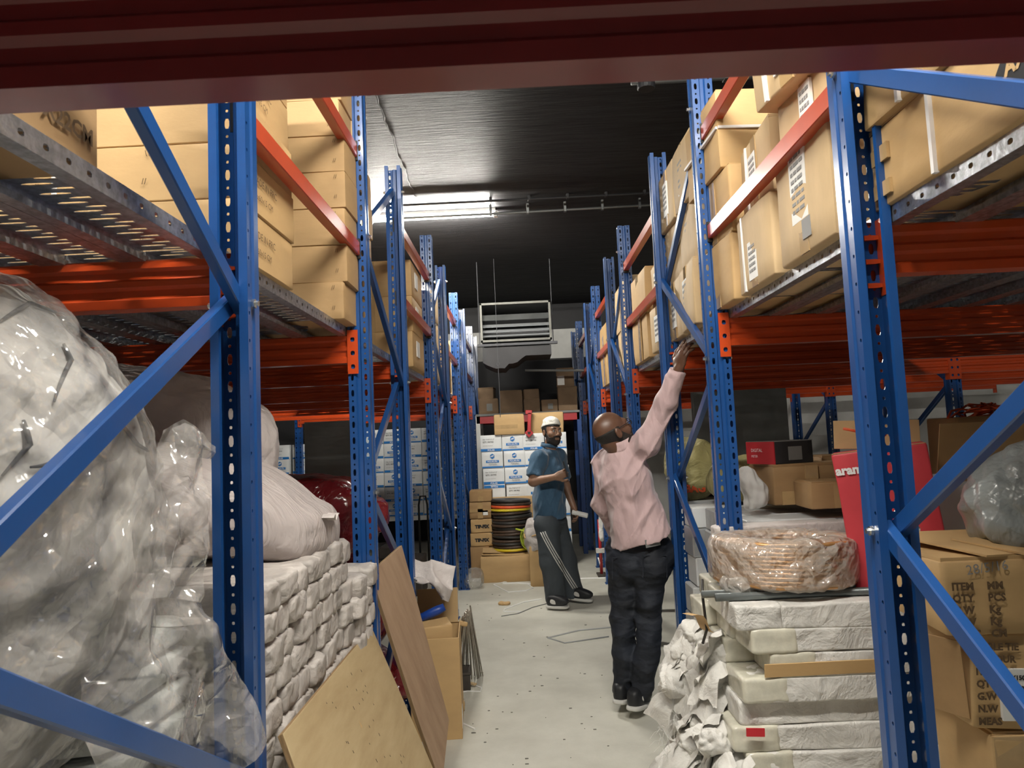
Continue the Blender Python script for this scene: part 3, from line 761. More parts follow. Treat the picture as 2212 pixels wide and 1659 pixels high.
for k in range(3):
    o, dm = carton(f'pale carton, {NTH[k]} of three on the left deck of the third rack', .5, .6, .262, (-.965, 5.98, ZD + .264 * k), R.uniform(-.02, .02), 'card_pale', k + 14, group='pale cartons on the left deck of the third rack', tape=['-Y'])
    patch(o, dm, 'shipping_label', '+X', .3, .3, .6, .7, 'paper_white')
carton('brown carton standing on the left deck between the third and fourth racks', .5, .6, .5, (-.97, 7.1, ZD), .02, 'card', 18)
carton('tan carton standing on the left deck of the fourth rack', .5, .6, .62, (-.97, 8.2, ZD), .02, 'card_pale', 19)
# --- right deck ----------------------------------------------------------------
def lab(o, dm, face, u0, v0, u1, v1, n=5):
    patch(o, dm, 'shipping_label', face, u0, v0, u1, v1, 'paper_white', .007)
    H_ = (v1 - v0) * dm[2]; s = H_ / (n + 1.5)
    mb = MB(); rr = random.Random(n + int(u0 * 100)); wl = (u1 - u0) * (dm[0] if face == '-Y' else dm[1])
    for r in range(n):
        p = Vector(face_pt(dm, face, u0, v0, .0085)); z = p.z + H_ - s * (r + 1.2); x = .12
        while x < .8:
            e = x + rr.uniform(.1, .3)
            if face == '-Y': mb.box((p.x + wl * x, p.y, z), (p.x + wl * min(.88, e), p.y + .001, z + s * .45))
            elif face == '-X': mb.box((p.x, p.y - wl * min(.88, e), z), (p.x + .001, p.y - wl * x, z + s * .45))
            else: mb.box((p.x - .001, p.y + wl * x, z), (p.x, p.y + wl * min(.88, e), z + s * .45))
            x = e + .06
    O('label_print', mb.me(), 'ink_grey', o)
XF = .875
def rbox(label, y0, y1, z0, h, w=.52, dx=0., rz=0., m='card_pale', seed=0, tape=True, lb=None, strap=False, **kw):
    o, dm = carton(label, w, y1 - y0, h, (XF + dx + w / 2, (y0 + y1) / 2, z0), rz, m, seed, .006, kw.pop('crush', .02), **kw)
    d = y1 - y0
    if tape:
        patch(o, dm, 'tape', '-X', .42, 0, .58, 1, 'tape_clear', .006); patch(o, dm, 'tape', '-Y', .5 - .03 / w, .72, .5 + .03 / w, 1, 'tape_clear', .006)
    if lb: lab(o, dm, '-X', *lb)
    if strap: patch(o, dm, 'strap', '-X', .2, 0, .2 + .014 / d, 1, 'strap_white', .009); patch(o, dm, 'strap', '-Y', .3, 0, .3 + .014 / w, 1, 'strap_white', .009)
    return o, dm
o, dm = rbox('wide tan carton lying at the near end of the right deck', 1.0, 1.74, ZD, .195, .6, .02, seed=31, m='card', crush=.012, tape=False)
pr(o, dm, 'NYLON', .05, '-X', .78, .55, 'ink_grey', bold=.001); patch(o, dm, 'strap', '-X', .36, 0, .375, 1, 'strap_white', .009)
patch(o, dm, 'tape', '-X', .03, .55, .13, .75, 'tape_clear', .006); patch(o, dm, 'tape', '-X', .03, .12, .13, .3, 'tape_clear', .006)
o, dm = rbox('wide tan carton with a black diamond mark on the near end of the right deck', .95, 1.72, ZD + .2, .42, .6, .01, .02, seed=32, m='card', crush=.012, tape=False)
q = at(2195, 135, X=XF + .01); uu = (1.72 - q.y) / .77; vv = (q.z - ZD - .2) / .42
dmn = MB(); c_ = Vector(face_pt(dm, '-X', uu, vv, .0075))
dmn.add([(c_.x, c_.y + .052, c_.z), (c_.x, c_.y, c_.z - .06), (c_.x, c_.y - .052, c_.z), (c_.x, c_.y, c_.z + .06)], [(0, 1, 2, 3)])
O('diamond_mark', dmn.me(), 'ink_black', o); letter(o, 'AX', .04, '-X', (c_.x - .001, c_.y + .028, c_.z - .014), 'card', bold=.002)
patch(o, dm, 'strap', '-X', .2, 0, .215, 1, 'strap_white', .009); patch(o, dm, 'tape', '-X', .32, .02, .34, .9, 'tape_clear', .006)
g = 'crushed cartons on the right deck behind the first post'
o, dm = rbox('large crushed carton with a white label on the deck edge behind the first right post', 1.9, 2.31, ZD, .345, seed=33, lb=(.32, .3, .62, .95, 8), group=g)
O('label_code', MB().box((-dm[0] / 2 - .009, -.06, .04), (-dm[0] / 2 - .0065, .0, .1)).me(), 'ink_grey', o)
o, dm = rbox('squashed carton above the labelled one behind the first right post', 1.92, 2.3, ZD + .35, .19, dx=.03, rz=.06, seed=34, lb=(.4, .2, .6, .9, 4), group=g)
o, dm = rbox('tilted topmost carton with a long white label behind the first right post', 1.93, 2.36, ZD + .545, .42, dx=-.02, rz=.16, ry=rad(-3), seed=35, lb=(.35, .12, .62, .9, 7), strap=True, group=g)
o, dm = rbox('film wrapped carton low on the right deck, second column behind the first post', 2.37, 2.75, ZD, .285, seed=36, lb=(.35, .1, .6, .6, 5), strap=True, group=g)
o, dm = rbox('upright carton with a label on top of the film wrapped one', 2.38, 2.74, ZD + .29, .27, dx=.03, rz=-.05, seed=37, lb=(.3, .25, .55, .8, 5), strap=True, group=g)
o, dm = rbox('dark sided carton low on the right deck just before the second post', 2.8, 3.22, ZD, .27, dx=-.01, seed=38, m='card', lb=(.1, .2, .3, .6, 3), strap=True, group=g)
o, dm = rbox('torn middle carton under the strapped box before the second right post', 2.8, 3.22, ZD + .275, .27, dx=-.01, rz=.04, seed=39, m='card', group=g)
patch(o, dm, 'torn_film', '-Y', .32, .2, .4, .85, 'black_plastic', .012)
o, dm = rbox('big strapped carton printed with lettering on top before the second right post', 2.84, 3.3, ZD + .55, .32, .6, -.035, .05, m='card', seed=40, lb=(.25, .3, .55, .8, 6), group=g, tape=False)
for u in (.4,): patch(o, dm, 'strap', '-Y', u, 0, u + .03, 1, 'strap_white', .009)
patch(o, dm, 'strap', '-Y', 0, .5, 1, .535, 'strap_white', .0095); patch(o, dm, 'strap', '-X', 0, .5, 1, .535, 'strap_white', .0095)
pr(o, dm, 'NYLON', .046, '-Y', .6, .36, 'ink_black', bold=.001)
g = 'cartons on the right deck of the second rack'
for c, (y0, y1) in enumerate(((3.36, 3.72), (3.75, 4.08))):
    for k in range(3):
        o, dm = rbox(f'pale labelled carton, {NTH[k]} in the {["nearer", "farther"][c]} column on the right deck of the second rack', y0, y1, ZD + .318 * k, .314, .45, R.uniform(-.02, .03), R.uniform(-.06, .06), seed=41 + c * 3 + k, lb=(.3, .2, .6, .8, 5), group=g)
g = 'cartons on the right deck past the second rack'
for k in range(3):
    o, dm = rbox(f'pale carton, {NTH[k]} of the narrow column past the second right rack', 4.22, 4.62, ZD + .28 * k, .275, .42, R.uniform(-.03, .03), R.uniform(-.06, .06), seed=50 + k, lb=(.3, .2, .6, .8, 4), group=g)
for k in range(2):
    o, dm = rbox(f'deep yellow tan carton, {["lower", "upper"][k]} one of two before the third right rack', 4.78, 5.36, ZD + .31 * k, .305, .5, 0, R.uniform(-.04, .04), m='card', seed=54 + k, group=g)
for k in range(2):
    o, dm = rbox(f'pale carton, {["lower", "upper"][k]} one of two on the right deck of the third rack', 5.55, 6.3, ZD + .37 * k, .365, .5, 0, R.uniform(-.04, .04), seed=56 + k, group='pale cartons on the right deck of the third rack')
rbox('brown carton on the right deck of the fourth rack', 7.0, 7.6, ZD, .6, .5, 0, 0, m='card', seed=58)

# --- cartons low on the right, beside the first post ---------------------------
def lines(o, dm, face, rows, u, v0, dv, size, m='ink_brown', tilt=0):
    for r, s in enumerate(rows):
        if s: pr(o, dm, s, size, face, u, v0 - dv * r, m, tilt, bold=.0012)
o, dm = carton('tall worn carton at the bottom of the stack beside the first right post', .62, .26, .75, (1.465, 2.0, 0), -.03, 'card', 61, .006, .02)
lines(o, dm, '-Y', ['COLOUR', 'ITEM'], .08, .84, .06, .04); patch(o, dm, 'tape', '-Y', .0, .9, 1, 1, 'tape_clear', .006)
o, dm = carton('leaning open carton with a white number label beside the first right post', .6, .26, .235, (1.405, 2.0, .76), -.02, 'card', 62, .006, .02, ry=rad(2))
lines(o, dm, '-Y', ['CABLE TIE', 'COLOUR', 'ITEM', 'QTY', 'G.W', 'N.W', 'MEAS'], .02, .84, .13, .024)
patch(o, dm, 'number_label', '-Y', .12, .1, .25, .64, 'paper_white', .008)
for r, s in enumerate(('2.5X150/W', '400', '17', '16')): pr(o, dm, s, .0155 if r == 0 else .022, '-Y', .13 + (.03 if r else 0), .53 - .13 * r, 'ink_black', 0, .0008, off=.0092)
O('open_flap', MB().box((0, 0, 0), (.004, .3, .2), .001).me(), 'card_dark', o, (-.3, -.12, .02), (0, rad(-8), rad(32)), (1, .4, 1))
o, dm = carton('long worn carton with shipping print on top of the stack beside the first right post', .68, .27, .185, (1.395, 1.995, 1.005), -.02, 'card', 63, .006, .022)
lines(o, dm, '-Y', ['ITEM', 'QTY', 'G.W', 'N.W', 'MEAS'], .03, .62, .16, .026); lines(o, dm, '-Y', ['MM', 'PCS', 'Kg', 'Kg', 'CM'], .16, .62, .16, .026)
pr(o, dm, '28/5/16', .035, '-Y', .09, .82, 'ink_grey', .1); patch(o, dm, 'tape', '-Y', .42, .55, .95, .68, 'tape_clear', .006)
tag(O('cardboard_sheet', MB().box((-.2, -.16, 0), (.2, .16, .005)).box((-.1, -.2, .006), (.22, .02, .011)).me(), 'card', None, (1.29, 2.06, 1.203), (rad(4), rad(3), rad(20))), 'folded loose cardboard lying on the long worn carton under the grey bag', 'cardboard')
# white carton with handling symbols and a big open flap
o, dm = carton('white open carton with handling symbols behind the grey bag', .86, .3, .37, (1.93, 2.86, .962), 0, 'carton_white', 64, .003, flaps=False)
O('open_flap', MB().box((-.36, 0, 0), (.42, .004, .225), .001).me(), 'card', o, (-.03, -.155, .36), (rad(14), 0, 0))
pr(o, dm, 'ADS', .1, '-Y', .2, .8, 'ink_red', bold=.004)
sy = MB(); y_ = -.15 - .007; bx = lambda a, b, c, d: sy.box((a, y_, b), (c, y_ + .003, d))
for x_ in (-.43 + .05, -.43 + .17):
    z_ = .035
    for q in ((0, 0, .1, .003), (0, .107, .1, .11), (0, 0, .003, .11), (.097, 0, .1, .11)): bx(x_ + q[0], z_ + q[1], x_ + q[2], z_ + q[3])
O('symbol_frame', sy.me(), 'ink_black', o)
gx, gz = -.38 + .05, .035
O('fragile_symbol', MB().add([(gx + a, y_ - .001, gz + b) for a, b in ((-.025, .095), (-.008, .095), (-.002, .08), (.004, .095), (.025, .095), (.022, .06), (.006, .045), (.004, .02), (.02, .014), (.02, .01), (-.02, .01), (-.02, .014), (-.004, .02), (-.006, .045), (-.022, .06))], [tuple(range(15))]).me(), 'ink_black', o)
# red courier carton leaning on the bundles
o, dm = carton('red courier carton leaning on the white bundles behind the first right post', .3, .2, .5, (1.335, 2.6, .965), rad(-25), 'carton_red', 65, .004, .008, ry=rad(-6), flaps=False)
pr(o, dm, 'aramex', .044, '-Y', .01, .85, 'ink_white', bold=.002)
letter(o, 'aramex.com', .026, '-Y', face_pt(dm, '-Y', .44, .66, .0065), 'ink_white', math.pi / 2)
pr(o, dm, 'delivery unlimited', .022, '-Y', .28, .06, 'ink_white')
patch(o, dm, 'flap_inside', '-Y', .0, 1, 1, 1.005, 'card_inner', .002)
O('open_flap', MB().box((-.145, 0, 0), (.145, .004, .11), .001).me(), 'card_inner', o, (0, .08, .495), (rad(-12), rad(8), 0), )
tag(O('cord', MB().tube([(0, 0, 0), (.05, .0, -.012), (.1, .01, -.02), (.16, .02, -.03)], .005, 6).me(smooth=True), 'hose_orange', None, tuple(at(1822, 926, Y=2.6))), 'red cord end sticking out above the red courier carton', 'cord')
o, dm = carton('dark carton full of red cords behind the white open carton', .5, .22, .6, (2.08, 3.14, .962), 0, 'card_dark', 66, flaps=False)
rr = random.Random(4); mb = MB()
for i in range(14):
    x_ = rr.uniform(-.22, .1); pts = [(x_ + .05 * math.sin(j * .9 + i) + .05 * j * rr.uniform(.2, 1), rr.uniform(-.1, .06), .6 + .07 * math.sin(math.pi * j / 6) * rr.uniform(.3, 1)) for j in range(7)]
    mb.tube(pts, .005, 5)
tag(O('cord_tangle', mb.me(smooth=True), 'hose_orange', None, (2.08, 3.14, .962)), 'tangle of thin red cords spilling over the dark carton', 'cord')['kind'] = 'stuff'
# cartons on the long grey packs
o, dm = carton('scuffed brown carton under the black and red box on the grey packs', .36, .3, .175, (1.31, 3.46, 1.2), .05, 'card_dark', 67, .006, .02, tape=['-Y'])
patch(o, dm, 'tape', '-Y', .1, .0, .9, .35, 'tape_clear', .006)
o, dm = carton('small brown carton in front of the scuffed one on the grey packs', .24, .2, .105, (1.35, 3.19, 1.2), -.03, 'card_dark', 68, .005, .02, tape=['-Y'])
o, dm = carton('black and red product box lying on the scuffed brown carton', .22, .2, .105, (1.225, 3.44, 1.385), rad(20), 'ink_black', 69, .001, flaps=False, name='product_box')
patch(o, dm, 'lid', '+Z', 0, 0, 1, 1, 'wall_grey', .002); patch(o, dm, 'red_end', '-X', 0, 0, 1, 1, 'ink_red', .003); patch(o, dm, 'picture', '-Y', .35, .15, .7, .75, 'wall_grey', .002)
pr(o, dm, 'DIGITAL', .022, '-X', .2, .55, 'ink_white'); pr(o, dm, 'METER', .016, '-X', .2, .3, 'ink_white')
carton('brown carton behind the black and red box on the grey packs', .34, .2, .2, (1.62, 3.58, 1.2), -.06, 'card_dark', 70, .005, .02)
# ---------------------------------------------------------------- white cartons with blue print at the end of the aisle
PWD, PDP, PHT = .262, .26, .203
pbody = carton_mesh(PWD, PDP, PHT, 77, .0015)
hexa = MB().add([(.03 * math.cos(rad(60 * i + 30)), 0, .033 * math.sin(rad(60 * i + 30))) for i in range(6)], [tuple(range(6))]).me()
bear = MB().add([(x * .0021 - .001, -.001, z * .0021) for x, z in ((-9, -4), (-7, 2), (-3, 4), (2, 4), (6, 8), (9, 6), (10, 3), (6, 1), (5, -5), (3, -5), (2, -1), (-3, -1), (-4, -5), (-7, -5))], [tuple(range(14))]).me()
def strip_me(x0, z0, x1, z1): return MB().box((x0, -PDP / 2 - .004, z0), (x1, -PDP / 2 + .001, z1)).me()
band = strip_me(-.08, .066, .08, .096); foot = strip_me(-PWD / 2 + .004, .004, PWD / 2 - .004, .022); foot2 = strip_me(-PWD / 2 + .004, .004, PWD / 2 - .004, .036)
scr = MB()
rr = random.Random(8)
for i in range(5):
    x = -.045 + .02 * i; scr.tube([(x, 0, 0), (x + .002, 0, .022), (x + .012, 0, .012), (x + .014, 0, -.002), (x + .02, 0, .004)], .0016, 4)
scr = scr.me()
Lt = [text_mesh('POLAR-PN', .026, 'CENTER', 1., .0006), text_mesh('POLAR', .028, 'CENTER', 1., .0008), text_mesh('Size: 3"x2"x1/1 2"', .02, 'LEFT'), text_mesh('QTY: 100 PCS', .022, 'LEFT', 1., .0005), text_mesh('perimeter insulation', .015, 'LEFT')]
def polar(label, loc, face=0, rz=0., group=None, flip=False):
    o = O('white_carton', pbody, 'carton_white', None, loc, (0, 0, rz)); tag(o, label, 'box', group)
    yf = -PDP / 2 - .0045
    def txt(k, x, z, m): O('print', Lt[k], m, o, (x, yf - .001, z), FACE['-Y'])
    if flip:
        O('blue_band', foot2, 'ink_blue', o, (0, 0, PHT - .045)); p = O('print', Lt[1], 'ink_white', o, (0, yf - .001, PHT - .015), (rad(90), rad(180), 0)); return o
    if face == 0:
        O('logo', hexa, 'ink_blue', o, (0, yf, .145)); O('bear', bear, 'ink_white', o, (0, yf - .001, .145))
        O('blue_band', band, 'ink_blue', o); txt(0, 0, .072, 'ink_white'); O('scribble', scr, 'ink_black', o, (0, yf, .036)); O('blue_band', foot, 'ink_blue', o, (0, -.0, 0))
    else:
        txt(2, -.1, .145, 'ink_black'); txt(3, -.1, .112, 'ink_black'); txt(4, -.1, .07, 'ink_grey')
        O('blue_band', foot2, 'ink_blue', o); txt(1, 0, .009, 'ink_white')
    return o
CN7 = ['leftmost', 'second', 'third', 'middle', 'fifth', 'sixth', 'rightmost']
COLN = ['leftmost', 'second', 'third', 'rightmost']
for c in range(4):
    x = -.41 + .272 * c + .0
    for k in range(8):
        f = (c + k) % 2 if c != 1 else (0 if k > 4 else (k + 1) % 2)
        polar(f'blue printed white carton, {NTH[k]} from floor, {COLN[c]} column at the aisle end', (x + R.uniform(-.006, .006) + .008 * (8 - k) * (1 if c < 2 else .2), 8.95 + R.uniform(-.01, .01), PHT * k), f, R.uniform(-.015, .015),
              'white cartons at the end of the aisle', flip=(c == 0 and k == 4))
# second pile seen under the left decks, on a pallet table
t = T('low_table', 'low grey table carrying the white cartons beyond the left racks', 'table', (-1.55, 10.3, 0))
O('table_top', MB().box((-1.05, -.32, .5), (1.05, .3, .56), .004).me(), 'plastic_white', t)
for sx in (-1, 1):
    for sy in (-1, 1): O('leg', MB().box((sx * .98 - .03, sy * .25 - .03, 0), (sx * .98 + .03, sy * .25 + .03, .5), .004).me(), 'wood_dark', t)
for c in range(7):
    for k in range(6):
        polar(f'blue printed white carton, {NTH[k]} layer, {CN7[c]} column on the low grey table', (-2.38 + .27 * c, 10.16 + R.uniform(-.01, .01), .562 + PHT * k), (c + k) % 2, R.uniform(-.02, .02), 'white cartons on the low table beyond the left racks')
for c, x in enumerate((-3.43, -3.12)):
    for k in range(8):
        polar(f'blue printed white carton, {NTH[k]} from floor, {["left", "right"][c]} column far behind left racks', (x, 10.12, PHT * k), (c + k) % 2, R.uniform(-.02, .02), 'white cartons far behind the left racks')
# ---------------------------------------------------------------- wrapped bundles stacked on the left
def B(name, me, m, label, cat, loc, rot=(0, 0, 0), group=None, scale=None):
    return tag(O(name, me, m, None, loc, rot, scale), label, cat, group)
g = 'white wrapped bundles stacked between the first two left posts'
BL = [blob((1.0, .137, .0795), 14., 9, .002, 7., .002, 9., seed=80 + i, name='bundle', cr=.006, cf=13) for i in range(6)]
NB = 9
tw = MB()
for i in range(5):
    a = rad(30 * i - 60); tw.grid(lambda u, v, a=a: (u * .05, math.cos(a) * .035 * (1 - u * .3) + .01 * math.sin(9 * u + v * 4), math.sin(a) * .028 * (1 - u * .3) + .012 * (v - .5) + .006 * math.sin(14 * v + 5 * u)), 3, 3)
TWIST = tw.me(smooth=True)
ROWN = ['lowest', 'second', 'third', 'fourth', 'fifth', 'sixth', 'seventh', 'eighth', 'ninth', 'tenth', 'eleventh', 'twelfth', 'thirteenth', 'fourteenth', 'fifteenth', 'topmost']
CLN = ['first', 'second', 'third', 'fourth', 'fifth', 'sixth', 'seventh', 'eighth', 'ninth']
for k in range(16):
    for c in range(NB):
        off = R.uniform(-.008, .012) + (.03 if c > 6 else 0)
        if k > 13 and c > 6: continue
        y = 1.86 + .131 * c + R.uniform(-.012, .012) + (.03 if k % 2 else -.02); z = .0755 * k + R.uniform(-.004, .004)
        m = 'wrap_white'
        b = B('wrapped_bundle', BL[(k * 5 + c * 3) % 6], m, f'white wrapped bundle, {ROWN[k]} row, {CLN[c]} from the first left post', 'bundle', (-1.17 + off, y, max(z, .002)), (R.uniform(-.07, .07), R.uniform(-.012, .012), R.uniform(-.025, .025)), g)
        if 0: O('end_fold', TWIST, 'wrap_white', b, (.485, 0, .038))
# brown paper edge sticking out of the stack, flat grey packs behind the post
B('cardboard_strip', MB().grid(lambda u, v: (.02 + .05 * v + .006 * math.sin(9 * u), u * .42, .24 * u + .012 * math.sin(7 * u) - .09 * v), 10, 4).me(smooth=True), 'card', 'torn brown cardboard strip poking out between the white bundles', 'cardboard', (-.63, 1.93, .5))
for k in range(4):
    B('flat_pack', blob((.75, .4, .062), 9, 8, .003, 5, seed=140 + k, name='pack'), 'wrap_grey', f'pale grey flat pack, {NTH[3 - k]} of four under the plastic bags behind the first left post' , 'pack', (-1.23 + .01 * k, 1.63, 1.09 - .067 * k), (0, 0, .02), 'flat packs behind the first left post')
B('flat_pack_support', blob((.7, .38, .88), 12, 8, .01, 3, seed=150, name='pack'), 'roll_white', 'pale wrapped block standing under the flat packs behind the first left post', 'pack', (-1.24, 1.63, 0))
B('white_sack', blob((.55, .36, .12), 4, 14, .02, 5, .014, 7, seed=151, pillow=.3), 'sack', 'crumpled small white sack on the flat packs behind the first left post', 'sack', (-1.22, 1.66, 1.155), (0, rad(2), .2))
# big sacks on top of the bundles
def droop(p):
    q = p.copy(); q[:, 2] -= .16 * np.clip((q[:, 0] + .1) / .7, 0, 1) ** 2 * 1.0 - .10 * np.clip((-q[:, 0]) / .7, 0, 1); return q
s = B('woven_sack', blob((1.35, .9, .37), 3.2, 30, .02, 3, .012, 5, seed=160, pillow=.45, deform=droop, stretch=(1, 3, 1)), 'sack_fold', 'big pale woven sack with long folds lying on the white bundles', 'sack', (-1.36, 2.48, 1.235), (rad(-3), 0, rad(8)))
O('sewn_edge', MB().grid(lambda u, v: (v * .05, -.22 + u * .44, .02 * math.sin(u * 9) + .01 * v), 12, 1).me(smooth=True), 'sack', s, (.655, -.1, .075), (0, rad(12), 0), (.8, .35, .6))
B('woven_sack', blob((1.0, .5, .52), 3.2, 26, .03, 3, .01, 6, seed=161, pillow=.3, cr=.008, cf=5), 'sack', 'upright pale sack slumped behind the big woven sack under the left deck', 'sack', (-1.5, 2.72, 1.36), (0, rad(10), rad(4)))
# red wrapped bales beyond the second post
for k, (x, y, z, sx, sy, sz) in enumerate(((-1.32, 3.78, .0, 1.25, .62, .48), (-1.35, 3.78, .47, 1.2, .58, .46), (-1.42, 3.8, .92, 1.25, .6, .5))):
    s = B('red_bale', blob((sx, sy, sz), 3.4, 22, .03, 3, .014, 7, seed=165 + k), 'film_red', f'dark red bale in shiny film, {["lowest", "middle", "topmost"][k]} of three under the left deck', 'bale', (x, y, z), (0, rad(R.uniform(-3, 3)), R.uniform(-.08, .08)), 'dark red wrapped bales')
    O('knotted_end', blob((.12, .16, .16), 2.4, 10, .02, 9, .02, 14, seed=169 + k), 'film_red', s, (sx * .5 - .02, .02, sz * .4))
B('grey_board', MB().box((-.19, -.012, 0), (.19, .012, 1.75), .003).me(), 'wall_grey', 'tall flat grey board standing behind the red bales', 'board', tuple(at(712, 965, Y=5.2).xy) + (0,), (rad(-1), 0, 0))
B('black_bag', blob((.42, .3, .5), 2.6, 16, .04, 5, .03, 9, seed=172), 'black_plastic', 'crumpled black plastic bag on the floor between the plywood and the second post', 'bag', (-.83, 3.33, 0))
# ---------------------------------------------------------------- film wrapped bales at the near left
def mod_film(label, size, loc, rot, seed, inner='roll_white', n=34, gap=.045, amp=.05, p=2.6, ramp=.03):
    b = B('wrapped_bale', blob(size, p, n, amp, 3.2, ramp * .3, 7, seed=seed, cr=.009, cf=6), inner, label, 'bale', loc, rot)
    f = O('plastic_film', blob(tuple(x + gap for x in size), p, n, amp, 3.2, ramp * .3, 7, seed=seed, cr=.009, cf=6), 'film', b, (0, 0, -gap / 2)); return b
BALES = []
BALES += [mod_film('big rounded bale wrapped in clear crinkled film under the near end of the left deck', (1.19, .88, 1.1), (-1.345, 1.29, .86), (0, 0, 0), 201, amp=.015, p=2.35, n=84, ramp=.02)]
BALES += [mod_film('white bale in loose plastic at the bottom of the near left pile', (1.16, .9, .98), (-1.345, 1.24, .0), (0, 0, 0), 207, amp=.025, p=3.4, n=70, ramp=.02)]
# loose plastic sheet hanging out over the first left post
def drape(P, nu, nv, amp, fq, seed, fold=.0):
    """P: rows of control points (v down, u across) -> smooth crumpled sheet"""
    A = np.array(P, float); nr, nc = A.shape[:2]
    U = np.linspace(0, nc - 1, nu + 1); V = np.linspace(0, nr - 1, nv + 1)
    def interp(M_, t, ax):
        i = np.clip(np.floor(t).astype(int), 0, M_.shape[ax] - 2); f = t - i; f = f * f * (3 - 2 * f)
        a = np.take(M_, i, ax); b = np.take(M_, i + 1, ax); sh = [1] * M_.ndim; sh[ax] = len(t); f = f.reshape(sh); return a * (1 - f) + b * f
    G = interp(interp(A, V, 0), U, 1); nrm = np.cross(np.gradient(G, axis=1), np.gradient(G, axis=0)); nrm /= np.linalg.norm(nrm, axis=2, keepdims=True) + 1e-9
    d = amp * (.5 * ridge(G * fq, seed, 2) + .6 * fbm(G * fq * .7, seed + 9) + .8 * crumple(G.reshape(-1, 3), fq * .8, seed).reshape(G.shape[:2]))
    if fold: d = d + fold * np.sin(U * 4.2 + 1.2 * np.sin(V[:, None] * 1.7))
    G = G + nrm * d[..., None]
    mb = MB(); mb.v = [tuple(q) for q in G.reshape(-1, 3)]
    for j in range(nv):
        for i in range(nu): a = j * (nu + 1) + i; mb.f.append((a, a + 1, a + nu + 2, a + nu + 1))
    return mb.me(smooth=True)
def pxs(rows): return [[tuple(at(x, y, Y=Y)) for x, y, Y in r] for r in rows]
sh = pxs([[(350, 930, 1.45), (400, 905, 1.5), (440, 935, 1.56)], [(330, 1040, 1.42), (400, 1030, 1.5), (450, 1090, 1.56)], [(260, 1180, 1.36), (390, 1160, 1.45), (455, 1225, 1.55)], [(200, 1300, 1.3), (360, 1290, 1.4), (430, 1300, 1.55)]])
B('plastic_sheet', drape(sh, 40, 44, .012, 9, 31), 'film_loose', 'loose clear plastic hanging over the side of the big rounded bale', 'plastic', (0, 0, 0))
sh = pxs([[(235, 1230, 1.32), (330, 1240, 1.40), (395, 1265, 1.5), (430, 1290, 1.58)], [(200, 1360, 1.28), (330, 1350, 1.36), (430, 1350, 1.5), (485, 1390, 1.6)],
          [(180, 1480, 1.25), (330, 1460, 1.34), (440, 1450, 1.5), (508, 1430, 1.64)], [(170, 1570, 1.25), (340, 1560, 1.34), (450, 1540, 1.55), (560, 1550, 1.66)], [(220, 1690, 1.28), (370, 1700, 1.36), (470, 1700, 1.56), (585, 1600, 1.68)]])
B('plastic_sheet', drape(sh, 54, 54, .016, 8, 33, .012), 'film_loose', 'big loose clear plastic sheet spilling over the foot of the first left post', 'plastic', (0, 0, 0))
kn = drape(pxs([[(372, 925, 1.52), (400, 912, 1.56), (440, 935, 1.6), (468, 965, 1.64)], [(378, 960, 1.5), (405, 950, 1.53), (440, 962, 1.58), (466, 978, 1.64)], [(382, 995, 1.52), (405, 992, 1.56), (432, 988, 1.6), (455, 990, 1.64)]]), 40, 30, .006, 18, 47)
s = B('plastic_knot', kn, 'film_loose', 'gathered transparent plastic tuft beside the woven sack behind the long brace', 'plastic', (0, 0, 0))
# dark cords and seams showing through the film
from mathutils.bvhtree import BVHTree
def on_mesh(o, path, lift=.006):
    M_ = o.matrix_world if o.matrix_world != Matrix() else Matrix.LocRotScale(o.location, o.rotation_euler, None)
    bv = BVHTree.FromPolygons([M_ @ v.co for v in o.data.vertices], [tuple(p.vertices) for p in o.data.polygons]); out = []
    for (x, y), (x2, y2) in zip(path, path[1:]):
        for k in range(5):
            t = k / 5; d = Vector(at(x + (x2 - x) * t, y + (y2 - y) * t, Y=3)) - Vector(EYE); h = bv.ray_cast(Vector(EYE), d.normalized())
            if h[0]: out.append(M_.inverted() @ (h[0] + h[1] * lift))
    return out
for o_, paths in ((BALES[0], [[(0, 700), (60, 660), (150, 690)], [(110, 870), (150, 780), (130, 740)], [(0, 1030), (60, 960), (40, 900)], [(240, 900), (290, 960), (330, 985)], [(60, 1010), (130, 1000), (170, 1010)]]),
                  (BALES[1], [[(0, 1080), (50, 1110), (70, 1220), (40, 1300), (0, 1370)], [(60, 1350), (130, 1330), (170, 1290)], [(250, 1120), (270, 1180), (262, 1230)], [(300, 1360), (330, 1470), (320, 1500)]])):
    for pa in paths:
        q_ = on_mesh(o_, pa)
        if len(q_) > 3: O('dark_cord', MB().tube(q_, [.002 + .0025 * math.sin(math.pi * i / len(q_)) for i in range(len(q_))], 5).me(smooth=True), 'cord_grey', o_)
# black scribble cords over the bales
cb = MB()
for (pts) in ([(0, 1020, .98), (60, 990, 1.0), (130, 1010, 1.05), (180, 1070, 1.08), (200, 1140, 1.1)], [(60, 1240, 1.05), (95, 1300, 1.06), (60, 1370, 1.04), (0, 1390, 1.0)]):
    cb.tube([tuple(at(x, y, X=-.745)) for x, y, Y in pts], .0028, 5)
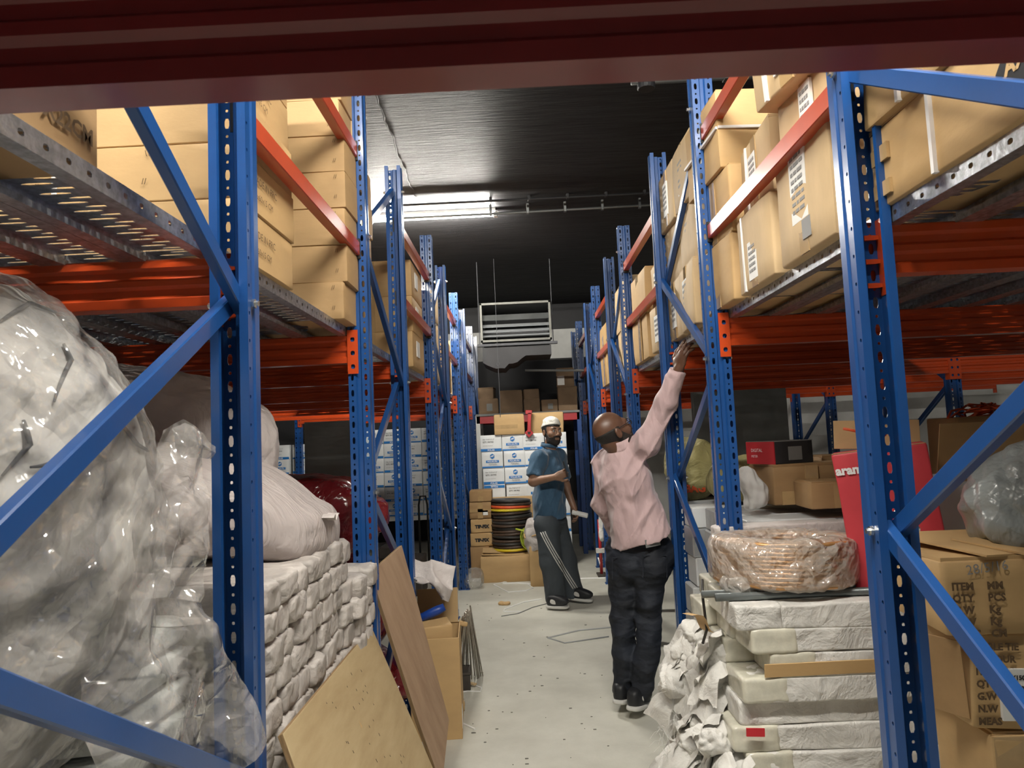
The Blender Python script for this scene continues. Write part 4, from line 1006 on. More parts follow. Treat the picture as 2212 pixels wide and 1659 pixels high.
# ---------------------------------------------------------------- plywood sheets
def plate(pts, th, name, m, label, edge='ply_edge'):
    """flat board through photograph corners given as room points, thickened away from the camera"""
    P = [Vector(p) for p in pts]; n = (P[1] - P[0]).cross(P[-1] - P[0]).normalized()
    if n.dot(Vector((0, 0, 1.55)) - P[0]) < 0: n = -n
    c = sum(P, Vector()) / len(P); ux = (P[1] - P[0]).normalized(); uy = n.cross(ux).normalized()
    loc = [((p - c).dot(ux), (p - c).dot(uy)) for p in P]
    M_ = Matrix((ux, uy, n)).transposed().to_4x4(); M_.translation = c
    def ring(s, z): return [(x * s, y * s, z) for x, y in loc]
    k = len(P); mb = MB(); mb.add(ring(.998, 0) + ring(1, -.0015) + ring(1, -th + .001) + ring(.998, -th), [tuple(range(k)), tuple(reversed(range(3 * k, 4 * k)))] + [(a * k + i, (a + 1) * k + i, (a + 1) * k + (i + 1) % k, a * k + (i + 1) % k) for a in range(3) for i in range(k)])
    o = tag(O(name, mb.me(), m), label, 'board'); o.matrix_world = M_
    e = MB().add(ring(1.0005, -.002) + ring(1.0005, -th + .0015), [(i, k + i, k + (i + 1) % k, (i + 1) % k) for i in range(k)]); O('edge_ply', e.me(), edge, o)
    return o
def on_plane(p0, n, px, py):
    d = CB.T @ np.array([(px - 1106) / 1534, -(py - 829.5) / 1534, -1.]); n = np.array(n); t = n.dot(np.array(p0) - EYE) / n.dot(d); return tuple(EYE + d * t)
# near sheet: leans left/back against the post; lower corner out of frame
p0 = at(803, 1355, Y=2.97); p1 = at(612, 1585, X=-.625); p2 = at(1010, 1830, Z=0)
n1 = (p1 - p0).cross(p2 - p0).normalized()
q = [on_plane(p0, n1, *c) for c in ((803, 1355), (612, 1585), (700, 1830), (1010, 1830))]
ny = plate(q, .016, 'plywood_sheet', 'ply', 'pale square plywood sheet leaning against the white bundles')
mb = MB(); rr = random.Random(14)
for i in range(46):
    x_, y_ = rr.uniform(-.28, .3), rr.uniform(-.3, .3); a = rr.uniform(.9, 1.5); l_ = rr.uniform(.002, .006); mb.box((x_, y_ - l_, .0004), (x_ + .0016, y_ + l_, .0012))
o_ = O('wood_fleck', mb.me(), 'wood_dark', ny); o_['kind'] = 'stuff'
p0 = at(868, 1178, Y=3.34); n2 = Vector((.9, -.36, .24)).normalized()
q = [on_plane(p0, n2, *c) for c in ((868, 1178), (801, 1237), (905, 1560), (955, 1700), (970, 1555))]
plate(q, .018, 'plywood_sheet', 'ply_brown', 'tall reddish plywood offcut leaning against the second left post')
print('PLY', [tuple(round(x, 2) for x in v) for v in q])
# ---------------------------------------------------------------- carton with junk, cloth, rods, block by the left posts
cx = T('open_carton', 'open brown carton full of scrap behind the tall plywood offcut', 'box', (-.535, 4.06, 0), (0, 0, rad(4)))
W_, D_, H_ = .26, .42, .52
for s in (-1, 1):
    O('side_panel', MB().box((s * W_ / 2 - .003, -D_ / 2, 0), (s * W_ / 2 + .003, D_ / 2, H_), .001).me(), 'card', cx); O('end_panel', MB().box((-W_ / 2, s * D_ / 2 - .003, 0), (W_ / 2, s * D_ / 2 + .003, H_ - (.02 if s > 0 else 0)), .001).me(), 'card', cx)
O('bottom_panel', MB().box((-W_ / 2, -D_ / 2, 0), (W_ / 2, D_ / 2, .005)).me(), 'card', cx)
O('inner_flap', MB().box((-.12, 0, 0), (.12, .004, .2), .001).me(), 'card_inner', cx, (0, .2, .5), (rad(-22), 0, 0))
O('shipping_label', MB().box((W_ / 2 + .003, -.18, .04), (W_ / 2 + .005, -.1, .14)).me(), 'paper_white', cx)
carton('small scrap carton tilted inside the open brown carton', .16, .14, .57, (-.535, 3.99, .012), .3, 'card', 90, .004, .01, rx=rad(4), flaps=False)
B('blue_tool', MB().tube([(-.12, 0, 0), (.02, 0, .03), (.06, 0, .04)], [.022, .026, .02], 10).me(smooth=True), 'plastic_blue', 'blue tube sticking out of the open carton of scrap', 'tube', (-.53, 4.0, .6), (0, rad(-8), .2))
cl = pxs([[(893, 1205, 4.35), (930, 1210, 4.3), (985, 1222, 4.25)], [(890, 1225, 4.2), (935, 1235, 4.15), (978, 1255, 4.15)], [(890, 1250, 4.05), (940, 1262, 4.0), (980, 1275, 4.1)], [(930, 1258, 4.1), (955, 1295, 4.05), (972, 1302, 4.1)]])
B('white_cloth', drape(cl, 30, 30, .012, 7, 41, .012), 'sack', 'white woven cloth draped over the back of the open scrap carton', 'cloth', (0, 0, 0))
g = 'thin steel rods leaning by the open carton'
rr = random.Random(11)
for i in range(17):
    a = at(978 + i * 4.2 + rr.uniform(-3, 3), 1453 + rr.uniform(-6, 8) + i * .6, Z=.006); b = at(985 + i * 2.0, 1300 + i * 1.5 + rr.uniform(-8, 8), Y=4.35)
    b = Vector((-.395 + .002 * i, 4.2 + .012 * i, .55 + rr.uniform(-.03, .03)))
    B('steel_rod', MB().tube([a, a.lerp(b, .5), b], .0048, 6).me(smooth=True), 'steel_rod', f'thin steel rod, {["first", "second", "third", "fourth", "fifth", "sixth", "seventh", "eighth", "ninth", "tenth", "eleventh", "twelfth", "thirteenth", "fourteenth", "fifteenth", "sixteenth", "seventeenth"][i]} from the carton in the fan of leaning rods', 'rod', (0, 0, 0), group=g)
B('cardboard_clip', blob((.05, .03, .025), 4, 6, .006, 20, seed=3), 'card', 'cardboard clip tied around the leaning steel rods', 'clip', tuple(at(1000, 1352, Y=4.2)), (0, rad(20), .4))
s = B('dark_block', MB().box((-.16, -.08, 0), (.16, .08, .095), .006).me(), 'wood_dark', 'dark heavy block on the floor beside the steel rods', 'block', tuple(at(962, 1487, Z=0).xy) + (0,), (0, 0, .1))
O('lid', MB().box((-.165, -.085, .095), (.165, .085, .112), .004).me(), 'wood_dark', s)
# ---------------------------------------------------------------- white wrapped long packs stacked at the right
g = 'long white wrapped packs stacked beside the aisle on the right'
LP = [blob((2.15, .203, .079), 20, 30, .003, 6, .0045, 9, seed=220 + i, stretch=(1, 1, 1)) for i in range(5)]
def tape_me(seed, s=.203, h=.079, l=.16):
    return blob((l, s + .004, h + .003), 18, 12, .002, 9, .0015, 12, seed=seed, cr=.0015, cf=14)
TP = [tape_me(230 + i) for i in range(3)]
def scrap(seed, l=.22, w=.2, a=.03):
    rr = random.Random(seed); th = rr.uniform(-.6, .6)
    def fn(u, v):
        x = -l * u; y = (v - .5) * w * (1 + .5 * u); z = .0 - .10 * u * u * rr_amp + .02 * math.sin(5 * v + seed)
        return (x, y, z)
    rr_amp = rr.uniform(.6, 1.6); m = MB().grid(fn, 16, 14); P = np.array(m.v)
    P += np.stack([fbm(P * 9 + seed, seed), fbm(P * 9 + seed + 5, seed + 1), ridge(P * 10 + seed, seed + 2)], 1) * a; m.v = [tuple(q) for q in P]; return m.me(smooth=True)
SCR = [scrap(i, .09 + .03 * (i % 3), .13, .027) for i in range(8)]
KNOB = [blob((.11, .16, .085), 3.2, 14, .012, 9, .006, 14, seed=250 + i, cr=.012, cf=11) for i in range(5)]
XS = [[.69, .705, .73, .67, .69, .70, .66, .69, .70, .69, .7, .7], ]
LAY = ['topmost', 'second', 'third', 'fourth', 'fifth', 'sixth', 'seventh', 'eighth', 'ninth', 'tenth', 'eleventh', 'lowest']
RWN = ['front', 'middle', 'back']
front = [.695, .74, .80, .70, .69, .66, .70, .69, .69, .70, .70, .69]
for c in range(3):
    for k in range(12):
        z = .876 - .0797 * k
        x0 = (front[k] if c == 0 else .71 + R.uniform(-.04, .05) - .012 * k if c == 1 else .70 + R.uniform(-.04, .04) - .012 * k)
        y = 2.555 + .205 * c + R.uniform(-.006, .006) + (.02 if k in (4, 5) and c == 0 else 0)
        b = B('long_pack', LP[(k * 2 + c) % 5], 'wrap_cloth', f'long white wrapped pack, {LAY[k]} layer of the {RWN[c]} row on the right', 'pack', (x0 + 1.075, y, max(z, .002)), (R.uniform(-.02, .02), 0, R.uniform(-.008, .008)), g)
        if c == 0 or k < 6: O('yellow_tape' if k % 3 else 'clear_tape', TP[(k + c) % 3], 'tape_yellow' if (k + c) % 4 else 'wrap_cloth', b, (-1.075 + .075, 0, -.0015))
        if k > 1 and not (c == 0 and k < 5):
            e = O('crumpled_end', KNOB[(k + 2 * c) % 5], 'wrap_cloth', b, (-1.075 - R.uniform(0, .03), R.uniform(-.02, .02), -.03), (R.uniform(-.4, .4), R.uniform(-.5, .3), R.uniform(-.5, .5)))
            for j in range(4): O('loose_cloth', SCR[(k * 3 + c + j * 5) % 8], 'wrap_cloth', b, (-1.045 - .012 * j, R.uniform(-.06, .06), .06 - .03 * j), (R.uniform(-.5, .5), R.uniform(-.5, .2), R.uniform(-.6, .6)))
    # frayed threads
fr = MB(); rr = random.Random(9)
for (px, py) in ((1420, 1560), (1405, 1620), (1400, 1590), (1410, 1480)):
    for i in range(16):
        p = at(px + 30 + rr.uniform(-8, 14), py + rr.uniform(-20, 20), Y=2.55 + rr.uniform(0, .2)); q = p + Vector((rr.uniform(-.05, .02), rr.uniform(-.02, .02), rr.uniform(-.05, .03)))
        fr.tube([p, p.lerp(q, .5) + Vector((0, 0, .008)), q], .0006, 3)
tag(O('frayed_thread', fr.me(), 'wrap_cloth'), 'white frayed threads on the torn ends of the long white packs', 'thread')['kind'] = 'stuff'
B('cardboard_strip', MB().box((-.19, -.0, -.045), (.2, .005, .0), .001).me(), 'card', 'flat brown cardboard strip pinned between the long white packs', 'cardboard', tuple(at(1775, 1430, Y=2.448)), (rad(8), rad(-.5), 0))
B('cardboard_strip', MB().grid(lambda u, v: (u * .1, .1 * v, .02 * math.sin(u * 5) - .06 * v), 6, 4).me(smooth=True), 'card', 'torn brown paper bent over the pack ends left of the coil', 'cardboard', tuple(at(1495, 1330, Y=2.6)), (rad(20), rad(30), 0))
B('red_label', MB().box((-.03, -.003, -.013), (.03, .003, .013)).me(), 'ink_red', 'tiny red label on the front of the stack of long white packs', 'label', tuple(at(1632, 1582, Y=2.444)), (0, rad(3), 0))
tw = MB(); pts = [at(x, y, Y=Y) + Vector((0, 0, 0)) for x, y, Y in ((1517, 1252, 2.66), (1518, 1290, 2.62), (1523, 1330, 2.64), (1527, 1360, 2.63), (1518, 1390, 2.64))]
tw.tube(pts, .005, 6); B('twisted_cord', tw.me(smooth=True), 'hose_dark', 'dark twisted cord hanging down the pack ends left of the coil', 'cord', (0, 0, 0))
# grey rods under the coil
for i, (px, py, y, r) in enumerate(((1515, 1272, 2.60, .013), (1545, 1285, 2.54, .014), (1560, 1268, 2.66, .012), (1600, 1262, 2.74, .012))):
    a = at(px, py, Y=y); a.z = .958 + r
    B('grey_rod', MB().tube([a, a + Vector((2.1, 0, 0))], r, 10).me(smooth=True), 'grey_rod', f'grey metal rod under the wrapped coil, {["third", "first", "second", "last"][i] if 0 else ["second", "first", "third", "fourth"][i]} from the front edge', 'rod', (0, 0, 0), group='grey rods under the coil')
# wrapped coil of copper coloured wire
cz = .985; cc = Vector((at(1690, 1210, Y=2.72).x, 2.72, cz)); Ro, Ri, Hc = .262, .135, .165
t = T('wire_coil', 'coil of copper coloured wire wrapped in clear film on the white packs', 'coil', tuple(cc), (rad(-2), rad(1), 0))
w_ = MB(); rr = random.Random(3)
for j in range(11):
    for i in range(5):
        rad_ = Ri + .02 + (Ro - Ri - .035) * i / 4
        if 0 < i < 4 and 0 < j < 10: continue
        w_.tube([((rad_ + rr.uniform(-.002, .002)) * math.cos(a), (rad_ + rr.uniform(-.002, .002)) * math.sin(a), .012 + (Hc - .024) * j / 10 + rr.uniform(-.002, .002)) for a in np.linspace(0, 6.283, 49)[:-1]], .0095, 6, closed=True)
o = O('wire', w_.me(smooth=True), 'copper_wire', t); o['kind'] = 'stuff'
def ring_skin(seed, amp, pad):
    mb = MB(); nu, nv = 120, 36; rm, rw, rh = (Ro + Ri) / 2, (Ro - Ri) / 2 + pad, Hc / 2 + pad; P = []
    for i in range(nu):
        a = 2 * math.pi * i / nu
        for j in range(nv):
            b = 2 * math.pi * j / nv; e = .55
            r = rm + rw * abs(math.cos(b)) ** e * math.copysign(1, math.cos(b)); z = rh * abs(math.sin(b)) ** e * math.copysign(1, math.sin(b))
            P.append((r * math.cos(a), r * math.sin(a), z, math.cos(b) * math.cos(a), math.cos(b) * math.sin(a), math.sin(b), a, b))
    P = np.array(P); st = np.stack([P[:, 6] * 3.5, np.sin(P[:, 7]) * .7, np.cos(P[:, 7]) * .7], 1)
    st[:, 0] = np.where(True, st[:, 0], 0)
    d = amp * (ridge(st * 1.6, seed) * .7 + fbm(P[:, :3] * 12, seed + 2) * .8)
    V_ = P[:, :3] + P[:, 3:6] * d[:, None]; V_[:, 2] += Hc / 2
    mb.v = [tuple(q) for q in V_]
    for i in range(nu):
        for j in range(nv): k, l = (i + 1) % nu, (j + 1) % nv; mb.f.append((i * nv + j, k * nv + j, k * nv + l, i * nv + l))
    return mb.me(smooth=True)
O('clear_film', ring_skin(5, .008, .006), 'film_thin', t)
O('film_tail', blob((.12, .1, .05), 2.4, 10, .02, 9, .02, 14, seed=260), 'film_thin', t, (-.2, -.12, -.02))
# ---------------------------------------------------------------- long grey packs behind the post (second rack, right)
g = 'long grey packs inside the second right rack'
for c in range(4):
    for k in range(8):
        if c < 3 and k < 5: continue
        z = 1.045 - .15 * k
        x0 = [.93, .92, .90, .86][c] + R.uniform(-.03, .04)
        y = [3.22, 3.42, 3.62, 3.84][c]
        if k > 6: continue
        B('long_grey_pack', MB().box((0, -.095, 0), (1.7, .095, .147), .006).me(), ['pack_grey', 'alu', 'carton_white'][(k + c) % 3], f'long pale grey pack, {LAY[k]} layer, {["front", "second", "third", "back"][c]} row inside the second right rack', 'pack', (x0, y, z + .008), (0, 0, R.uniform(-.008, .008)), g) if k else None
for c in range(4):
    for k in range(1, 5):
        if c == 3: break
        z = 1.045 - .15 * k
        B('long_grey_pack', MB().box((0, -.095, 0), (1.7, .095, .147), .006).me(), ['pack_grey', 'alu', 'carton_white'][(k + c) % 3], f'long pale grey pack, {LAY[k]} layer, {["front", "second", "third"][c]} row inside the second right rack', 'pack', ([.95, .93, .91][c], [3.22, 3.42, 3.62][c], z + .008), (0, 0, R.uniform(-.008, .008)), g)
for c in range(4):
    y = [3.22, 3.42, 3.62, 3.84][c]
    mb = MB(); mb.box((0, -.095, 0), (1.7, .095, .105), .004)
    b = B('long_grey_pack', mb.me(), ['pack_grey', 'carton_white', 'pack_grey', 'carton_white'][c], f'long pale pack, topmost layer, {["front", "second", "third", "back"][c]} row inside the second right rack', 'pack', ([.95, .92, .92, .86][c], y, 1.053), (0, 0, R.uniform(-.006, .006)), g)
an = MB()
strip(an, lambda u, z: (z, 0, u), .045, [(i * .035, (i + 1) * .035, .006, .0115) for i in range(30)]); an.add([(0, 0, .045), (1.05, 0, .045), (1.05, .04, .045), (0, .04, .045)], [(0, 1, 2, 3)])
B('slotted_angle', solid(an.me(weld=True), .002), 'galvanised', 'slotted steel angle lying along the front grey pack', 'angle', (1.33, 3.112, 1.11), (0, rad(.5), 0))
B('white_sleeve', blob((.62, .1, .05), 8, 14, .003, 6, .003, 9, seed=262), 'sack', 'white paper sleeve beside the slotted angle on the front grey pack', 'pack', (1.1, 3.085, 1.1))
B('carton_side', MB().box((0, -.15, 0), (.26, .15, .42), .004).me(), 'card', 'brown carton standing behind the diagonal brace of the second right rack', 'box', (.97, 3.06 + .02, .6)) if 0 else None
# white foam lumps, olive sacks
B('foam_lump', blob((.1, .1, .19), 3, 16, .015, 9, .0, 16, seed=263, cr=.014, cf=9), 'wall_white', 'white foam lump standing beside the scuffed brown carton', 'foam', (1.06, 3.3, 1.19), (0, rad(-14), 0))
0 and B('foam_lump', blob((.1, .1, .05), 3, 10, .012, 9, .0, 16, seed=264, cr=.01, cf=12), 'wall_white', 'small crumpled foam piece under the white foam lump', 'foam', (1.12, 3.2, 1.175))
s = B('olive_sack', blob((.44, .3, .24), 2.8, 18, .02, 5, .016, 8, seed=265), 'olive_sack', 'tied olive green sack on the pale packs inside the second right rack', 'sack', (1.2, 3.86, 1.16), (0, 0, .1))
O('twine', MB().tube([(.155 * math.cos(a) * 0 + .06, .155 * math.cos(a), .12 + .125 * math.sin(a)) for a in np.linspace(0, 6.28, 25)[:-1]], .004, 5, closed=True).me(smooth=True), 'sack', s)
s = B('olive_sack', blob((.3, .3, .36), 2.6, 18, .03, 5, .02, 8, seed=266), 'olive_sack', 'limp yellowish sack with red lettering standing by the third post on the right', 'sack', (.99, 4.25, 1.16), (0, 0, 0))
letter(s, 'BAG', .06, '-Y', (-.08, -.145, .05), 'hose_orange', bold=.003)
B('low_pallet_block', MB().box((0, -.2, 0), (1.4, .25, 1.15), .01).me(), 'pack_grey', 'stack of pale boards behind the olive sacks', 'boards', (.87, 4.28, 0)) if 0 else None
for k in range(8):
    B('pale_board', MB().box((0, -.17, 0), (1.5, .17, .142), .004).me(), ['pack_grey', 'carton_white'][k % 2], f'thick pale board, {NTH[k]} from the floor in the pile under the limp yellowish sack', 'board', (.9, 4.32, .1445 * k + .002), (0, 0, 0), 'pale boards under the limp sack')
for i, (x, y, s_, m) in enumerate(((1.32, 4.35, (.2, .2, .14), 'ink_darkred'), (1.5, 4.3, (.26, .22, .2), 'black_plastic'), (1.16, 4.42, (.2, .2, .2), 'film_red'))):
    B('small_bag', blob(s_, 3, 12, .02, 6, .014, 10, seed=270 + i), m, ['dark red packet behind the olive sack', 'black plastic bundle behind the olive sack', 'red film bundle behind the limp yellowish sack'][i], 'bag', (x, y, 1.16))
# grey plastic mail bag with pen scribbles
s = B('grey_bag', blob((.62, .4, .30), 2.5, 36, .03, 4, .0, 7, seed=275, cr=.016, cf=5), 'grey_bag', 'crumpled grey plastic bag with pen scribbles on top of the cartons', 'bag', (1.6, 2.02, 1.215), (0, rad(-16), 0))
sc = MB()
for pts in ([(2170, 1010), (2212, 1030)], [(2195, 1005), (2180, 1045)], [(2150, 1065), (2185, 1080)], [(2175, 1060), (2160, 1085)]):
    sc.tube([tuple(at(x, y, Y=1.83 + .02 * (y > 1050)) - Vector((1.55, 2.04, 1.215))) for x, y in pts], .0025, 4)
# ---------------------------------------------------------------- floor clutter
def strap(name, pts, w_, label, m='paper_white', cat='strap', z=.004):
    P = [at(x, y, Z=z) for x, y in pts]
    return B(name, MB().tube(P, w_, 5).me(), m, label, cat, (0, 0, 0))
strap('white_strap', [(1150, 1252), (1090, 1257), (1066, 1263), (1098, 1279), (1135, 1276), (1152, 1270), (1140, 1262)], .006, 'bent white plastic strap on the floor before the low brown carton')
strap('white_strap', [(1178, 1263), (1120, 1260), (1086, 1261)], .009, 'flat white strip on the floor pointing at the man in blue')
strap('white_strap', [(1170, 1294), (1130, 1301), (1090, 1316), (1088, 1321), (1125, 1322)], .006, 'thin white strap on the floor under the shoes of the man in blue')
strap('white_strap', [(1083, 1331), (1120, 1325), (1150, 1312), (1180, 1304)], .004, 'long grey strap end on the floor before the man in blue', 'wall_grey')
strap('white_strap', [(1320, 1355), (1250, 1362), (1183, 1378), (1220, 1389), (1315, 1375)], .006, 'grey wire loop lying flat on the floor left of the man in pink', 'alu')
strap('white_strap', [(1250, 1250), (1320, 1248), (1360, 1247)], .01, 'white lath on the floor beside the rack foot behind the man in pink')
strap('white_strap', [(955, 1512), (975, 1498), (1010, 1493), (1038, 1494), (1040, 1486), (1028, 1481)], .005, 'curled white cord on the floor beside the dark block')
strap('white_strap', [(974, 1551), (1000, 1563), (1026, 1575)], .006, 'short white strip on the floor beside the tall plywood offcut')
B('tape_ball', blob((.09, .1, .06), 2.4, 14, .02, 14, .015, 20, seed=280), 'tape_clear', 'ball of used brown packing tape on the floor beside the dark block', 'tape', tuple(at(988, 1535, Z=0).xy) + (.0,))
B('paper_scrap', blob((.1, .08, .025), 2.4, 12, .01, 14, .008, 20, seed=281), 'card', 'brown paper scrap lying on the floor before the low brown carton', 'paper', tuple(at(1090, 1306, Z=0).xy) + (.0,))
B('wood_chip', MB().box((-.03, -.012, 0), (.03, .012, .012), .002).me(), 'card_pale', 'small wood chip beside the curled white cord', 'chip', tuple(at(1020, 1483, Z=0).xy) + (.012,), (0, 0, -.6))
mb = MB(); rr = random.Random(21)
for i in range(55):
    p = at(rr.uniform(1000, 1340), rr.uniform(1270, 1655), Z=0)
    s_ = rr.uniform(.002, .009); a = rr.uniform(0, 3.1); mb.box((p.x - s_, p.y - s_ * .4, 0), (p.x + s_, p.y + s_ * .4, .003))
tag(O('floor_debris', mb.me(), 'dirt'), 'scattered dark crumbs of dirt on the concrete floor of the aisle', 'debris')['kind'] = 'stuff'
# ---------------------------------------------------------------- clutter at the end of the aisle
def cbx(label, x0, x1, y0, y1, Y, d, m='card_dark', seed=0, rz=0., crush=.01, **kw):
    """carton from the picture extent of its front face at depth Y"""
    a, b = at(x0, y1, Y=Y), at(x1, y0, Y=Y)
    if a.z < .2: a.z = 0
    return carton(label, b.x - a.x, d, b.z - a.z, ((a.x + b.x) / 2, Y + d / 2, max(a.z, 0)), rz, m, seed, .005, crush, **kw)
Yl = 8.2
o, dm = cbx('long low brown carton with open flaps on the floor at the aisle end', 1040, 1148, 1200, 1249, 7.95, .34, 'card', 301)
for i, r_ in enumerate((-12, 14)): O('open_flap', MB().box((-.27, 0, 0), (.27, .2, .004), .001).me(), 'card_inner', o, (0, -.17 if i == 0 else .0, dm[2] + .01), (rad(r_), rad(3), 0))
cbx('brown carton leaning right of the long low carton at the aisle end', 1146, 1176, 1205, 1247, 8.1, .25, 'card_dark', 302, .15)
for k, (y0, y1) in enumerate(((1152, 1180), (1122, 1151))):
    o, dm = cbx(f'small brown carton with black lettering, {["lower", "upper"][k]} of two left of the hose pile', 1018, 1062, y0, y1, 8.25, .25, 'card', 303 + k)
    pr(o, dm, 'TIP-FIX', .05, '-Y', .2, .35, 'ink_black', bold=.004)
cbx('brown carton at the bottom of the pile left of the hoses', 1018, 1056, 1181, 1240, 8.25, .25, 'card_dark', 306)
o, dm = cbx('taped carton third in the pile left of the hoses', 1015, 1060, 1085, 1121, 8.25, .25, 'card_dark', 305, tape=['-Y']); patch(o, dm, 'tape', '-Y', 0, .4, 1, .6, 'tape_clear'); patch(o, dm, 'shipping_label', '-Y', .6, .2, .85, .5, 'paper_white')
cbx('taped carton on top of the pile left of the hoses', 1015, 1061, 1060, 1084, 8.25, .25, 'card_dark', 307, tape=['-Y'])
cbx('open carton standing behind the pile of hose rolls', 1066, 1150, 1074, 1245, 8.62, .16, 'card', 308)
# pile of flat hose rolls: each roll a disc of wound hose
g = 'flat hose rolls piled at the aisle end'; c0 = at(1108, 1200, Y=8.32)
disc = MB(); R0 = .235
disc.lathe([(.06, .0), (.1, -.004), (R0 - .02, -.003), (R0 - .004, .002), (R0, .014), (R0 - .004, .026), (R0 - .02, .031), (.1, .032), (.06, .028), (.06, .0)], 36); disc = disc.me(smooth=True); shade_auto(disc, 30)
mats_ = ['hose_dark', 'hose_brown', 'cable_yellow', 'hose_brown', 'hose_dark', 'hose_brown', 'hose_dark', 'hose_brown', 'hose_brown', 'hose_dark', 'hose_brown', 'hose_dark', 'hose_brown', 'hose_dark', 'hose_brown', 'cable_yellow', 'hose_orange', 'hose_brown', 'hose_dark']
nm = {'hose_dark': 'black', 'hose_brown': 'dark brown', 'cable_yellow': 'yellow', 'hose_orange': 'orange'}
HN = ['lowest', 'second', 'third', 'fourth', 'fifth', 'sixth', 'seventh', 'eighth', 'ninth', 'tenth', 'eleventh', 'twelfth', 'thirteenth', 'fourteenth', 'fifteenth', 'sixteenth', 'seventeenth', 'eighteenth', 'topmost']
z = .24
for k, m in enumerate(mats_):
    B('hose_roll', disc, m, f'flat {nm[m]} hose roll, {HN[k]} from the bottom of the hose pile', 'hose', (c0.x + R.uniform(-.012, .012), 8.32 + R.uniform(-.012, .012), z), (R.uniform(-.03, .03), R.uniform(-.05, .05), 0), g); z += .0335
B('hose_pile_base', MB().box((-.22, -.2, 0), (.22, .2, .235), .006).me(), 'card_dark', 'squat brown carton under the pile of hose rolls', 'box', (c0.x, 8.33, 0))
for k in range(4):
    z = .42 + .07 * k; B('hose_roll', disc, 'hose_dark' if k % 2 else 'hose_brown', f'smaller hose roll, {["lowest", "second", "third", "topmost"][k]} in the leaning pile left of the big hose pile', 'hose', (c0.x - .235, 8.38, z), (rad(4), rad(-8), 0), 'small hose rolls leaning at the aisle end', (.55, .55, .8))
B('hose_support', MB().box((-.1, -.1, 0), (.1, .1, .41), .004).me(), 'card', 'narrow carton under the leaning small hose rolls', 'box', (c0.x - .235, 8.4, 0))
# yellow green cable loops
rr = random.Random(6); p = at(1142, 1165, Y=8.02); cbm = MB()
for i in range(7):
    r_ = rr.uniform(.07, .14); tx, ty = rr.uniform(-.03, .03), rr.uniform(-.02, .03)
    cbm.tube([(tx + r_ * .7 * math.cos(a), rr.uniform(-.006, .006) + .02 * math.sin(a * 2 + i), ty + r_ * math.sin(a)) for a in np.linspace(0, 6.28, 21)[:-1]], .0045, 5, closed=True)
cbm.tube([(-.14, 0, .12), (-.06, -.02, .1), (0, -.01, .02), (.02, 0, -.1)], .011, 6)
B('cable_coil', cbm.me(smooth=True), 'cable_green', 'tangled yellow green cable loops hanging in front of the hose pile', 'cable', tuple(p))
s = B('white_bag', blob((.26, .24, .38), 2.6, 18, .03, 6, .02, 9, seed=310), 'sack', 'white plastic bag with orange stripe behind the man in blue', 'bag', (at(1160, 1180, Y=7.75).x, 7.75, .32))
O('stripe', MB().tube([(.132 * math.cos(a), .122 * math.sin(a), .2 + .02 * math.sin(3 * a)) for a in np.linspace(0, 6.28, 25)[:-1]], .01, 6, closed=True).me(smooth=True), 'card', s)
cbx('brown carton under the white bag behind the man in blue', 1146, 1182, 1180, 1243, 7.64, .24, 'card', 311)
B('clear_bag', blob((.22, .2, .2), 2.4, 14, .03, 7, .02, 12, seed=312), 'film', 'clear plastic bag on the floor at the foot of the fourth left post', 'bag', tuple(at(1023, 1240, Y=7.7).xy) + (0,))
# cartons and a red clamp on top of the white cartons
zt = PHT * 8
o, dm = carton('torn tan carton lying on top of the white cartons at the aisle end', .36, .28, .24, (-.17, 8.93, zt), .05, 'card', 313, .006, .03); patch(o, dm, 'tape', '-Y', .0, .3, 1, .5, 'tape_clear')
carton('worn tan carton beside the torn one on top of the white cartons', .42, .28, .245, (.3, 8.97, zt), -.03, 'card', 314, .006, .03)
cl = T('red_clamp', 'dark red clamp tool hanging over the torn carton on the white cartons', 'tool', tuple(at(1143, 930, Y=8.765)), (0, rad(4), 0))
O('bar', MB().box((-.022, -.02, -.02), (.022, .02, .22), .004).me(), 'red_enamel', cl); O('jaw', MB().box((-.05, -.02, .2), (.03, .02, .25), .004).me(), 'red_enamel', cl)
O('foot', MB().add([(.055, -.012, -.03), (0, -.012, -.085), (-.055, -.012, -.03), (0, -.012, .03), (.055, .012, -.03), (0, .012, -.085), (-.055, .012, -.03), (0, .012, .03)], [(0, 3, 2, 1)[::-1], (4, 5, 6, 7)[::-1], (0, 1, 5, 4), (1, 2, 6, 5), (2, 3, 7, 6), (3, 0, 4, 7)]).me(), 'red_enamel', cl)
O('eye_hole', MB().lathe([(0, 0), (.018, 0), (.018, .002), (0, .002)], 12).me(), 'ink_black', cl, (0, -.013, -.03), (rad(90), 0, 0))
